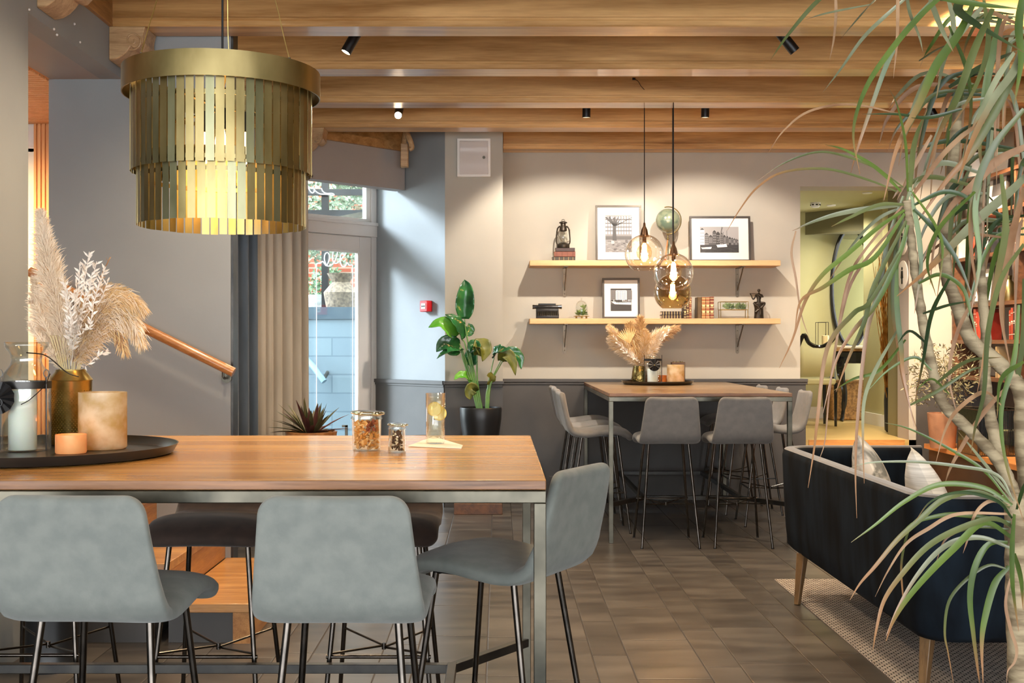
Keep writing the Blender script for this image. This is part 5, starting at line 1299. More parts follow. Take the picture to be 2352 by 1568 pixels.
M['stalk'] = mat('leaf_stalk', (58,112,44), (110,150,60), rough=.4, ns=8)
def paddle(label, stem, tip, wid, m, nrm=(0,-1,0), curl=.25, droop=0, ang=0):
    """stem: pixel polyline ending at the leaf base; tip: pixel polyline of the midrib"""
    S = [P(a, b, PD+(c if c else 0)) for a, b, c in stem]; cv = bez(S, 6)
    mb = MB(o); mb.tube(cv, [.008-.004*i/(len(cv)-1) for i in range(len(cv))], 7); sobj = mb.build('stalk', M['stalk'], st, smooth=True)
    mid = bez([P(a, b, PD+c) for a, b, c in tip], 6); k = len(mid); rows = []; nr = Vector(nrm).normalized()
    for i, p in enumerate(mid):
        t = i/(k-1); d = (mid[min(i+1, k-1)]-mid[max(i-1, 0)]).normalized(); sd = d.cross(nr).normalized(); up = sd.cross(d)
        w = wid*(sin(pi*min(1, (t*.94+.06))**.75))**.8*1.0 if t < 1 else .001
        w = max(w, .001); r = []
        for j in range(-5, 6):
            u = j/5; ca = curl*abs(u)**1.5*w*2
            r.append(p+sd*(u*w)-up*(-ca)+up*(.006*sin(t*26+j)*abs(u)*(w/wid)))
        rows.append(r)
    mb = MB(o); mb.grid(rows); lf = mb.build('leaf', m, sobj, smooth='all', solid=.002)
s0 = lambda x: (1104+x, 940, 0)
paddle('', [s0(-2), (1088, 850, 0), (1070, 760, 0), (1067, 732, 0)], [(1067,732,0),(1068,700,-.01),(1070,665,-.02),(1067,642,.0)], .075, M['strel'])
paddle('', [s0(-4), (1082, 850, 0), (1068, 790, 0), (1062, 780, 0)], [(1062,780,0),(1052,755,-.04),(1040,735,-.06),(1022,722,-.05)], .07, M['strel'], (.3,-.6,.8))
paddle('', [s0(-5), (1080, 860, 0), (1060, 800, 0), (1046, 775, 0)], [(1046,775,0),(1035,758,-.05),(1012,744,-.08),(984,752,-.09)], .075, M['strel2'], (-.2,-.8,.7), .2)
paddle('', [s0(-6), (1085, 880, 0), (1068, 830, 0), (1055, 800, 0)], [(1055,800,0),(1040,795,-.05),(1020,790,-.08),(1002,808,-.09)], .08, M['strel'], (-.2,-1,.3), .15)
paddle('', [s0(-7), (1078, 870, 0), (1062, 820, 0), (1060, 805, 0)], [(1060,805,0),(1045,806,-.09),(1022,812,-.12),(1003,824,-.12)], .05, M['strel'], (0,-.4,1))
paddle('', [s0(2), (1097, 880, 0), (1096, 815, 0)], [(1096,815,0),(1104,797,-.03),(1112,805,-.05),(1108,830,-.06)], .07, M['strel3'], (.5,-.8,.5), .3)
paddle('', [s0(3), (1096, 870, 0), (1095, 812, 0)], [(1095,812,0),(1092,798,-.03),(1084,795,-.05),(1079,810,-.05)], .05, M['strel'], (-.5,-.8,.5), .3)
paddle('', [s0(14), (1122, 880, 0), (1135, 820, 0)], [(1135,820,0),(1143,808,-.04),(1155,806,-.06),(1172,802,-.08)], .05, M['strel'], (0,-.7,.8), .3)
paddle('', [s0(16), (1126, 880, 0), (1150, 828, 0)], [(1150,828,0),(1160,812,-.05),(1176,830,-.06),(1184,862,-.06)], .05, M['strel3'], (.3,-1,.2), .2)
paddle('', [s0(17), (1128, 880, 0), (1156, 826, 0)], [(1156,826,0),(1172,810,-.02),(1192,820,-.02),(1197,848,-.02)], .05, M['strel'], (.4,-1,.3), .2)
paddle('', [s0(12), (1118, 900, 0), (1126, 880, 0)], [(1126,880,0),(1124,866,-.03),(1118,862,-.04)], .05, M['strel3'], (0,-.6,.8), .2)
paddle('', [s0(-8), (1086, 900, 0), (1078, 880, 0)], [(1078,880,0),(1070,866,-.06),(1055,864,-.08),(1043,872,-.08)], .045, M['strel2'], (0,-.7,.8), .25)
paddle('', [s0(0), (1092, 880, 0), (1086, 840, 0)], [(1086,840,0),(1082,825,.03),(1078,815,.04),(1068,826,.04)], .055, M['strel'], (0,-1,.2), .2)
paddle('', [s0(-4), (1094, 915, 0), (1090, 900, 0)], [(1090,900,-.03),(1084,893,-.08),(1078,905,-.09),(1080,918,-.09)], .05, M['strel3'], (0,-1,.1), .2)
paddle('', [s0(0), (1084, 850, 0), (1072, 770, 0)], [(1072,770,.03),(1076,760,.04),(1080,752,.05),(1076,742,.05)], .045, M['strel'], (.4,-1,0), .1)

# low oyster plant in a wooden planter behind the front table
py_ = 6.9; px_ = PX(715, py_)
pb = thing('wooden_planter', 'low wooden planter with dark spiky leaves just behind the front table', 'planter', (px_, py_, 0))
zt_ = PZ(993, py_-.1)
mb = MB(); mb.lathe([(.0001,zt_-.10),(.14,zt_-.10),(.155,zt_),(.145,zt_),(.135,zt_-.03),(.0001,zt_-.03)], n=32, cap=False); mb.build('bowl', M['rail'], pb, smooth=True)
for a in range(4): MB().tube([(.11*cos(a*pi/2+.78), .11*sin(a*pi/2+.78), zt_-.1), (.15*cos(a*pi/2+.78), .15*sin(a*pi/2+.78), 0)], .012, 8).build('leg', M['rail'], pb, smooth=True)
MB().lathe([(.0001,zt_-.015),(.138,zt_-.018)], n=24, cap=False).build('soil', M['soil'], pb)
M['oyster'] = mat('oyster_leaf', (58,66,40), (98,92,60), rough=.4, ns=14)
M['oyster2'] = mat('oyster_leaf_purple', (72,40,40), (104,60,54), rough=.4, ns=14)
mb = MB(); rt = random.Random(21)
for i in range(46):
    a = rt.uniform(0, 2*pi); e = rt.uniform(.05, 1.45); L = rt.uniform(.14, .25) if e < 1 else rt.uniform(.13,.19); c = Vector((.03*cos(a), .03*sin(a), zt_-.01)); d = Vector((cos(a)*cos(e), sin(a)*cos(e), sin(e)))
    pts = [c+d*L*t+Vector((0,0,-.05*t*t*cos(e)+.03*t)) for t in (0,.25,.5,.75,1)]
    mb.ribbon(pts, [.020,.030,.028,.018,.002], (Vector((-cos(a)*sin(e), -sin(a)*sin(e), cos(e)+.01))).normalized(), mi=0 if rt.random() < .6 else 1, fold=.2)
mb.build('foliage', [M['oyster'], M['oyster2']], pb, smooth='all')
fc = thing('folding_stand', 'pale metal post standing right of the spiky planter', 'stand', (PX(793, 6.9), 6.95, 0))
zp = PZ(976, 6.95); MB().bx(-.008, .008, -.008, .008, .01, zp).build('post', M['steel'], fc, bevel=.001); MB().lathe([(.0001,.01),(.10,.01),(.10,0)], n=24).build('foot_plate', M['steel_dark'], fc, smooth=True)
MB().bx(-.026, .008, -.008, .008, zp-.012, zp).build('crossbar', M['steel'], fc, bevel=.001)

# black floor pot beside the stairs
bp = thing('floor_pot', 'round black floor bin in the shade at lower left by the steps', 'pot', (PX(120, 4.76), 4.76, 0))
MB().lathe([(.0001,0),(.118,0),(.12,.01),(.112,.03),(.108,.10),(.118,.42),(.112,.42),(.102,.10),(.0001,.05)], n=36, cap=False).build('pot_body', M['potblack'], bp, smooth=True)
MB().lathe([(.121,.405),(.124,.41),(.124,.425),(.119,.43),(.112,.425)], n=36, cap=False).build('rim', M['potblack'], bp, smooth=True)
# ================================================================ sofa
M['piping'] = mat('velvet_edge', (44,43,44), (60,58,57), rough=.7, ns=12, sheen=.6)
SF = thing('velvet_sofa', 'dark navy velvet sofa with its back toward us, in front of the plant', 'sofa', (1.5, 5.2, 0))
o = SF.location.copy(); sx0, sx1, sy0, sy1 = 1.50, 2.28, 4.12, 6.25; zb, zt = .245, .775; Rr = .17
def upath(off, drop=0):
    pts = []; R = max(.02, Rr-off); a0_, b0_, b1_ = sx0+off, sy0+off, sy1-off
    pts.append((sx1-off*.2, b0_)); pts += [(sx1-(sx1-a0_-R)*t, b0_) for t in (.33, .66)]
    for k in range(13): a = -pi/2-k*(pi/2)/12; pts.append((a0_+R+R*cos(a), b0_+R+R*sin(a)))
    pts += [(a0_, b0_+R+(b1_-b0_-2*R)*t) for t in (.25, .5, .75)]
    for k in range(13): a = pi-k*(pi/2)/12; pts.append((a0_+R+R*cos(a), b1_-R+R*sin(a)))
    pts += [(a0_+R+(sx1-a0_-R)*t, b1_) for t in (.33, .66)]; pts.append((sx1-off*.2, b1_))
    return pts
# section: (offset inwards, z)
sec = [(.10,zb),(.055,zb+.005),(.03,zb+.03),(.018,zb+.12),(.008,zb+.3),(0,zt-.03),(.004,zt-.01),(.012,zt)]
sec_in = [(.045,zt),(.075,zt),(.092,zt-.012),(.098,zt-.05),(.10,zt-.3),(.10,zb+.1),(.10,zb)]
def rowsof(ss): return [[Vector((x, y, z)) for x, y in upath(f)] for f, z in ss]
mb = MB(o); rs = rowsof(sec+sec_in); mb.grid(rs)
for e_ in (0, -1): mb.add([r[e_] for r in rs], [tuple(range(len(rs)))])
mb.build('back_and_arms', M['navy'], SF, smooth='all')
mb = MB(o); up = upath(.040); mb.tube([(x, y, zt+.001) for x, y in up], [.030]*len(up), 8); bo = mb.build('top_edge', M['piping'], SF, smooth=True)
for v in bo.data.vertices: v.co.z = (v.co.z-(zt+.001))*.32+(zt+.001)
mb = MB(o); mb.bx(sx0+.09, sx1, sy0+.09, sy1-.09, zb, .34); mb.build('seat_base', M['navy'], SF, bevel=.02)
mb = MB(o); mb.bx(sx0+.10, sx1+.02, sy0+.105, sy1-.105, .345, .46); mb.build('seat_cushion', M['navy'], SF, bevel=.03, seg=3)
for (x, y, dx, dy) in ((1.60, 4.30, -.03, -.03), (1.56, 5.92, -.035, -.03), (2.2, 4.30, .02, -.03), (2.2, 6.0, .02, .03)):
    mb = MB(o); a = Vector((x, y, zb+.01)); b = Vector((x+dx, y+dy, 0.009 if not (x < 1.6) else .0)); 
    mb.tube([a, b], [.032, .018], 4); mb.build('leg', M['legwood'] if 'legwood' in M else M.setdefault('legwood', wood('ash_leg', (92,68,42), (128,98,62), 'z', 1.5)), SF, bevel=.003)
def pillow(label, c, s, rot, m):
    r = thing('throw_pillow', label, 'pillow', c, 0, 'throw pillows on the sofa'); mb = MB(); n = 14; R = Matrix.Rotation(rot[2], 3, 'Z')@Matrix.Rotation(rot[0], 3, 'X')@Matrix.Rotation(rot[1], 3, 'Y')
    for sd in (1, -1):
        rows = []
        for i in range(n+1):
            row = []
            for j in range(n+1):
                u = 2*i/n-1; v = 2*j/n-1; h = .075*((1-u*u)*(1-v*v))**.45; pin = 1-.10*(1-abs(u))*(abs(v)**3)-0; pin2 = 1-.10*(1-abs(v))*(abs(u)**3)
                row.append(R@Vector((u*s/2*pin2, sd*h, v*s/2*pin)))
            rows.append(row)
        mb.grid(rows if sd == 1 else [list(reversed(q)) for q in rows])
    mb.build('cover', m, r, smooth='all'); return r
M['pillow1'] = mat('marbled_linen', (120,122,118), (226,222,216), rough=.85, ns=5, lo=.38, hi=.52, dist=1.5)
M['pillow2'] = mat('striped_linen', (190,190,186), (222,222,218), rough=.9, ns=4, scale=(1,1,30))
pillow('marbled white grey pillow, farther of the two on the navy sofa', (1.80, 5.55, .675), .35, (-.35, .60, pi/2-.15), M['pillow1'])
pillow('plain pale ribbed pillow, nearer of the two on the navy sofa', (1.80, 4.82, .675), .35, (-.35, .62, pi/2-.15), M['pillow2'])
rg = MB((2.4, 4.4, 0)); rg.bx(1.555, 3.45, 2.3, 6.5, .0, .008); o_ = rg.build('woven_rug', M['rug'], bevel=.002); o_.location = (2.4, 4.4, 0); tag(o_, 'flat woven beige and charcoal rug under the navy sofa', 'rug')

# ================================================================ dracaena in the foreground
DR_ = thing('dragon_tree', 'tall dracaena with long drooping leaves in the right foreground', 'plant', (.93, 2.05, .40))
o = DR_.location.copy()
def leafmat(name, c1, c2, rough=.36):
    m = mat(name, c1, c2, rough=rough, ns=5, lo=.35, hi=.65); N = m.node_tree.nodes; L = m.node_tree.links; b = N['Principled BSDF']
    src = b.inputs['Base Color'].links[0].from_socket
    a = N.new('ShaderNodeAttribute'); a.attribute_name = 'tip'; mx = N.new('ShaderNodeMixRGB')
    L.new(a.outputs['Fac'], mx.inputs[0]); L.new(src, mx.inputs[1]); mx.inputs[2].default_value = lin((136,98,64)); L.new(mx.outputs[0], b.inputs['Base Color'])
    return m
M['d_green'] = leafmat('dracaena_leaf', (46,66,22), (88,108,42))
M['d_green2'] = leafmat('dracaena_leaf_dull', (54,64,32), (92,98,54))
M['d_blue'] = leafmat('dracaena_leaf_pale', (76,82,54), (134,138,110), .3)
M['d_tan'] = mat('dracaena_dry', (112,76,48), (156,124,92), rough=.6, ns=9)
M['d_dark'] = leafmat('dracaena_leaf_dark', (26,42,20), (46,66,30))
M['trunk'] = mat('dracaena_trunk', (108,92,68), (160,144,114), rough=.8, ns=14, scale=(1,1,4), lo=.4, hi=.6, bump=.3, bs=30)
DM = [M['d_green'], M['d_green2'], M['d_blue'], M['d_tan'], M['d_dark']]
PT = thing('plant_pot', 'dark floor planter of the foreground dracaena, below the frame', 'plant pot', (.93, 2.05, 0))
MB().lathe([(.0001,0),(.15,0),(.155,.01),(.20,.42),(.19,.42),(.182,.38),(.0001,.38)], n=40, cap=False).build('pot_body', M['potblack'], PT, smooth=True)
MB().lathe([(.0001,.398),(.186,.396)], n=30, cap=False).build('soil', M['soil'], PT)
def trunk(pts, r):
    P3 = bez([P(a, b, d) for a, b, d in pts], 6); k = len(P3); rad = [r[0]+(r[1]-r[0])*i/(k-1)+.0009*sin(i*2.4) for i in range(k)]
    mb = MB(o); mb.tube(P3, rad, 10); mb.build('trunk', M['trunk'], DR_, smooth=True)
base = Vector((.93, 2.05, .398))
B0 = [P(2345, 1568, 2.05), P(2338, 1400, 2.05), P(2334, 1260, 2.05), P(2330, 1130, 2.05)]
mb = MB(o); pp = bez([base, (.935, 2.05, .6)]+B0, 6); mb.tube(pp, [.024-.006*i/(len(pp)-1)+.001*sin(i*2) for i in range(len(pp))], 12); mb.build('trunk', M['trunk'], DR_, smooth=True)
mb = MB(o); pp = bez([base+Vector((.03,.03,0)), (.97, 2.08, .6), P(2375, 1500, 2.09), P(2365, 1200, 2.09), P(2350, 1000, 2.1), P(2345, 900, 2.1), P(2290, 830, 2.1), P(2230, 780, 2.1), P(2195, 690, 2.1), P(2170, 600, 2.1), P(2185, 420, 2.1), P(2200, 250, 2.1)], 6); mb.tube(pp, [.019-.010*i/(len(pp)-1)+.0008*sin(i*2) for i in range(len(pp))], 10); mb.build('trunk', M['trunk'], DR_, smooth=True)
trunk([(2330,1135,2.05),(2290,1055,2.03),(2225,985,2.0),(2165,925,1.98),(2140,840,1.98),(2120,740,1.98),(2104,640,1.97),(2094,560,1.96),(2082,460,1.95)], (.011, .007))
trunk([(2326,1125,2.06),(2300,1060,2.08),(2275,960,2.1),(2262,860,2.1),(2265,780,2.12),(2258,700,2.12),(2250,560,2.12),(2255,420,2.12)], (.012, .008))
rt = random.Random(42)
def leaf(mb, pts, w, kind, tipk=3, split=.8, D0=2.0, dd=0.0):
    """pts: pixel polyline base->tip at depth D0..D0+dd"""
    n = len(pts); P3 = bez([P(a, b, D0+dd*i/(n-1)) for i, (a, b) in enumerate(pts)], 6); k = len(P3)
    ws = [w*(.55+.45*min(1, (i/(k-1))*4))*(1-max(0, (i/(k-1)-.35)/.65)**1.5*.93) for i in range(k)]
    mb.ribbon(P3, ws, (rt.uniform(-.35,.35), -1, rt.uniform(.0,.5)), kind, None, 1, fold=.16)
    if not hasattr(mb, 'tv'): mb.tv = []
    for i in range(k):
        q = (i/(k-1)-(split-.16))/.34; q = min(1, max(0, q)); mb.tv += [q*q*(3-2*q)]*3
pw = lambda px, D=2.0: .88*px*D/F
# lower crown (around 2325,1150 - 1330), drooping left over the sofa
mb = MB(o)
LC = [([(2325,1160),(2260,1120),(2160,1112),(2080,1150),(2010,1205),(1955,1245)],14,0,.97),([(2320,1165),(2250,1130),(2170,1145),(2110,1195),(2060,1240),(2010,1300),(1975,1340),(1952,1378)],15,1,.6),
 ([(2322,1200),(2240,1185),(2170,1182),(2100,1200),(2070,1225)],13,0,.99),([(2326,1210),(2280,1190),(2200,1215),(2130,1255),(2070,1320),(2030,1380),(2012,1450),(2005,1492)],15,1,.6),
 ([(2326,1235),(2260,1200),(2190,1260),(2130,1320),(2080,1380),(2050,1430),(2035,1472)],17,0,.75),([(2325,1260),(2260,1235),(2200,1240),(2150,1270),(2100,1330),(2060,1400),(2035,1460)],14,2,.7),
 ([(2315,1245),(2270,1250),(2240,1300),(2228,1370),(2235,1450),(2245,1530),(2250,1568)],16,0,.72),([(2318,1300),(2285,1340),(2262,1420),(2255,1480),(2258,1568)],18,0,.7),
 ([(2310,1305),(2270,1298),(2220,1330),(2180,1380),(2170,1450),(2178,1500),(2190,1568)],9,1,.75),([(2330,1180),(2325,1250),(2325,1330),(2330,1380),(2340,1450)],15,0,.8),
 ([(2328,1150),(2290,1090),(2200,1070),(2100,1060),(2000,1062),(1950,1075)],9,2,.97),([(2318,1150),(2260,1080),(2180,1030),(2090,985),(2030,970)],9,0,.98),([(2322,1140),(2250,1050),(2200,990)],10,2,.9),
 ([(2320,1160),(2275,1150),(2240,1180),(2222,1240),(2212,1270)],10,3,1.0),([(2325,1190),(2290,1150),(2210,1130),(2140,1150),(2100,1200)],9,4,.9),([(2330,1270),(2345,1330),(2350,1400)],12,0,.8),
 ([(2326,1310),(2310,1380),(2320,1440),(2335,1490),(2330,1520),(2315,1540),(2312,1568)],9,3,1.0),([(2335,1170),(2350,1120),(2365,1090)],10,4,.9),([(2322,1180),(2200,1180),(2130,1215),(2080,1250),(2040,1310),(2010,1370)],10,3,1.0),
 ([(2318,1215),(2240,1210),(2175,1235),(2150,1290)],8,1,.6),([(2095,1200),(2080,1240),(2070,1300),(2074,1370),(2075,1390)],7,1,.5)]
for q in LC: leaf(mb, q[0], pw(q[1]), q[2], 3, q[3], 1.98, rt.uniform(-.12, .08))
mb.build('foliage', DM, DR_, smooth='all')
# middle crown around (2090,440)
mb = MB(o)
MC = [([(2075,430),(2010,385),(1930,355),(1870,350),(1800,375),(1740,415)],8,1,.9),([(2070,440),(2030,400),(1990,370),(1935,342),(1895,332)],10,0,.95),([(2060,440),(2000,415),(1900,388),(1800,395),(1740,430),(1700,480),(1670,530)],8,1,.45),
 ([(2080,470),(2000,478),(1930,490),(1870,508),(1820,530)],14,2,.93),([(2085,470),(2020,470),(1950,500),(1910,520)],10,1,.95),([(2082,480),(2020,520),(1950,580),(1890,630),(1850,690),(1820,780),(1790,845)],12,0,.55),
 ([(2078,490),(2010,590),(1950,620),(1890,660),(1840,690),(1825,760)],13,0,.6),([(2085,500),(2010,650),(1985,740),(1950,820),(1920,900)],12,1,.7),([(2090,500),(2060,600),(2010,700),(1960,760),(1920,830),(1890,950)],13,0,.5),
 ([(2075,560),(2000,690),(1960,720),(1900,800),(1878,960),(1870,1030),(1856,1120)],12,1,.45),([(2060,600),(2060,700),(2070,800),(2075,860),(2100,980)],13,0,.55),([(2088,440),(2060,560),(2050,700),(2062,790),(2075,880),(2110,1000)],12,1,.5),
 ([(2075,450),(2040,550),(2020,660),(1990,770),(1970,960),(1965,1080),(1968,1190)],12,1,.4),([(2090,460),(2075,560),(2030,640),(1990,690)],12,0,.9),([(2090,430),(2110,540),(2115,620),(2100,720)],13,0,.8),
 ([(2095,440),(2150,520),(2165,580),(2150,700)],11,0,.8),([(2060,760),(2010,850),(1985,920),(1982,1010),(1985,1110)],10,2,.7),([(2080,780),(2020,850),(1960,870),(1910,900)],9,0,.9),
 ([(2075,470),(1990,570),(1950,640),(1925,760),(1905,900),(1895,1010),(1880,1060)],8,3,1.0),([(2070,500),(1965,630),(1930,740),(1915,820)],8,3,1.0),([(2100,470),(2170,440),(2230,460),(2260,520)],12,4,.9),
 ([(2085,440),(2080,330),(2060,240),(2040,200)],13,0,.9),([(2090,440),(2100,330),(2130,250)],14,1,.9),([(2095,450),(2170,350),(2240,290),(2300,260)],14,3,.6),([(2100,480),(2150,530),(2200,600),(2240,700)],14,4,.9),
 ([(2120,720),(2180,700),(2240,690)],8,4,.9),([(2110,650),(2160,630),(2210,660),(2230,720),(2250,800)],12,0,.9),([(2130,790),(2090,760),(2060,790)],8,4,1.0),([(2140,850),(2100,820),(2040,850),(1990,900)],8,0,1.0),
 ([(2090,470),(2020,500),(1960,560),(1900,650)],9,2,.8),([(1828,530),(1818,580),(1828,640),(1840,720),(1860,780)],6,3,1.0),([(2180,905),(2140,870),(2100,900)],6,0,1.0),([(2150,880),(2220,830),(2300,820)],10,1,.9),([(2090,930),(2150,900),(2230,850),(2290,840)],9,1,.9)]
for q in MC: leaf(mb, q[0], pw(q[1]), q[2], 3, q[3], 1.95, rt.uniform(-.15, .1))
mb.build('foliage', DM, DR_, smooth='all')
# upper crowns, top right corner
mb = MB(o)
UC = [([(2200,-40),(2120,30),(2050,110),(1990,200),(1960,300),(1975,400)],14,0,.85),([(1930,-40),(1870,10),(1810,80),(1770,137)],11,1,.97),([(1918,-40),(1920,30),(1915,90),(1905,140)],8,3,1.0),([(2062,-40),(2062,30),(2060,100),(2052,180)],9,3,1.0),
 ([(2110,-30),(2030,40),(1980,90),(1930,160),(1890,212)],11,2,.95),([(2160,-20),(2080,70),(2040,140),(2000,250),(1970,340),(1953,400)],13,0,.6),([(2240,0),(2200,80),(2150,150),(2110,240),(2060,340),(2030,460)],22,0,.6),([(2260,10),(2180,110),(2120,200),(2080,300),(2060,340)],20,2,.9),
 ([(2280,20),(2240,110),(2200,220),(2160,300),(2120,420)],22,1,.7),([(2300,30),(2280,120),(2260,230),(2250,330),(2260,420)],20,0,.8),([(2130,-20),(2160,60),(2190,120)],13,2,.9),([(2170,-30),(2190,60),(2165,150),(2150,230)],16,2,.9),
 ([(2180,60),(2220,160),(2230,260),(2210,380)],18,0,.7),([(2352,90),(2330,160),(2280,230),(2230,330),(2200,420)],20,2,.6),([(2352,130),(2290,250),(2230,350),(2170,420),(2100,520)],22,1,.5),([(2370,330),(2290,370),(2230,430),(2180,480),(2140,560)],24,3,.95),
 ([(2380,380),(2320,440),(2250,500),(2180,570),(2130,620),(2060,680)],24,2,.62),([(2230,-20),(2200,20),(2250,60),(2352,120)],24,4,1.0),([(2150,-5),(2250,10),(2340,20)],16,0,1.0),([(2352,-30),(2340,60),(2345,140),(2330,240)],26,0,.95),
 ([(2260,0),(2270,100),(2240,200),(2180,300)],14,1,.8),([(2330,120),(2290,180),(2250,260),(2230,300)],16,2,.8),([(2030,-20),(1990,20),(1930,90)],10,2,.9),([(2080,-30),(2090,30),(2110,80),(2120,120)],11,2,.95),([(2000,10),(1900,30),(1850,45)],7,2,.8),
 ([(2140,310),(2090,400),(2060,460)],12,3,1.0),([(2352,250),(2280,340),(2240,440),(2230,560),(2250,700)],18,1,.6),([(2352,430),(2330,520),(2310,620),(2300,720),(2320,840)],18,3,.5),([(2300,400),(2310,520),(2290,640),(2270,760),(2245,900)],18,1,.5),
 ([(2260,380),(2240,480),(2250,600),(2230,720)],14,0,.8),([(2230,380),(2190,480),(2180,600),(2190,700)],12,1,.6),([(2352,560),(2300,640),(2270,760),(2260,900),(2240,980),(2230,1040)],14,1,.9),([(2340,700),(2330,820),(2300,940),(2310,1060),(2352,1200)],14,0,.8),
 ([(2300,930),(2260,900),(2200,940),(2170,990),(2150,1060)],10,3,1.0),([(2320,880),(2250,960),(2190,1060),(2170,1110)],13,3,.8),([(2352,830),(2300,870),(2290,960)],12,0,.9),([(2352,640),(2352,760),(2335,900),(2345,1000)],16,1,.8),
 ([(2210,250),(2130,270),(2060,262),(1980,262)],10,4,1.0),([(2100,270),(1960,240),(1860,255),(1800,300),(1765,350)],7,3,1.0),([(2180,200),(2260,150),(2352,110)],16,4,.9),([(2110,140),(2160,110),(2220,90)],12,4,.9),([(2300,300),(2230,290),(2180,330),(2160,400)],12,4,.9),
 ([(2180,640),(2140,720),(2120,830),(2100,930)],13,4,.8),([(2240,680),(2200,760),(2180,860),(2200,960)],10,3,.9),([(2240,440),(2160,520),(2130,600),(2150,680)],10,0,.9)]
for q in UC: leaf(mb, q[0], pw(q[1]), q[2], 3, q[3], rt.uniform(1.85, 2.05), rt.uniform(-.2, .15))
for i in range(64):
    cx_, cy_ = rt.choice(((2330, 60), (2300, 200), (2350, 350), (2260, 420), (2230, 180), (2340, 520))); a = rt.uniform(pi*.35, pi*1.1); L = rt.uniform(130, 300)
    p0 = (cx_+rt.uniform(-20,20), cy_+rt.uniform(-30,30)); p1 = (p0[0]+L*.5*cos(a), p0[1]+L*.25*sin(a)-20); p2 = (p0[0]+L*.8*cos(a), p0[1]+L*.75*abs(sin(a))); p3 = (p0[0]+L*.9*cos(a), p0[1]+L*1.2*abs(sin(a))+20)
    leaf(mb, [p0, p1, p2, p3], pw(rt.uniform(9, 16)), rt.choice((0,1,2,4,3)), 3, rt.uniform(.6, .95), rt.uniform(2.0, 2.3), rt.uniform(-.1,.2))
mb.build('foliage', DM, DR_, smooth='all')

# ================================================================ things on the right ledge and shelves
tp_ = thing('terracotta_pot', 'terracotta pot with an olive bush on the right ledge', 'plant', (PX(2165, 9.25), 9.25, .5))
zr_ = PZ(948, 9.25)-.5
MB().lathe([(.0001,0),(.095,0),(.118,zr_),(.108,zr_),(.10,zr_-.03),(.0001,zr_-.03)], n=32, cap=False).build('pot_body', M['terracotta'], tp_, smooth=True)
M['olivel'] = mat('olive_leaf', (70,68,46), (150,142,108), rough=.5, ns=30); rt = random.Random(8)
mb = MB(); mb.tube([(0,0,zr_-.03),(.01,0,zr_+.3)], .01, 8); mb.build('stem', M['trunk'], tp_, smooth=True)
mb = MB()
for i in range(900):
    a = rt.uniform(0, 2*pi); e = rt.uniform(-.9, 1.3); r_ = .30*rt.random()**.5; c = Vector((0,0,zr_+.27)); d = Vector((cos(a)*cos(e), sin(a)*cos(e), sin(e))); p = c+d*r_; q = (d*.5+Vector((rt.uniform(-1,1), rt.uniform(-1,1), rt.uniform(-.6,1)))).normalized()
    mb.ribbon([p, p+q*.02, p+q*.045], [.003,.010,.001], (rt.uniform(-1,1),-1,rt.uniform(-1,1)), fold=.1)
mb.build('foliage', M['olivel'], tp_)
bx_ = thing('ribbed_lantern', 'big square dark green ribbed glass lantern on the right ledge', 'lantern', (PX(2275, 8.7)+.02, 8.7, .5))
hz = PZ(940, 8.6)-.5; w = .19; mb = MB()
for s_ in (-1, 1):
    for k in range(30): mb.box((-w+w*2*(k+.5)/30, s_*w, hz/2), (.008, .006, hz-.01)); mb.box((s_*w, -w+w*2*(k+.5)/30, hz/2), (.006, .008, hz-.01))
mb.build('ribbed_panes', M['greenglass'], bx_)
mb = MB()
for z in (.004, hz): mb.tube([(-w,-w,z),(w,-w,z),(w,w,z),(-w,w,z)], .006, 6, closed=True)
for x in (-w, w):
    for y in (-w, w): mb.tube([(x, y, 0.002), (x, y, hz)], .006, 6)
mb.build('frame', M['bronze'], bx_)
c5 = thing('pillar_candle', 'thick cream pillar candle inside the green lantern', 'candle', (PX(2285, 8.68), 8.62, .5)); MB().lathe([(.0001,0),(.075,0),(.075,.185),(.07,.19),(.0001,.186)], n=28, cap=False).build('wax', M['candle_warm'], c5, smooth=True); MB().tube([(0,0,.186),(0,0,.2)], .002, 5).build('wick', M['black'], c5)
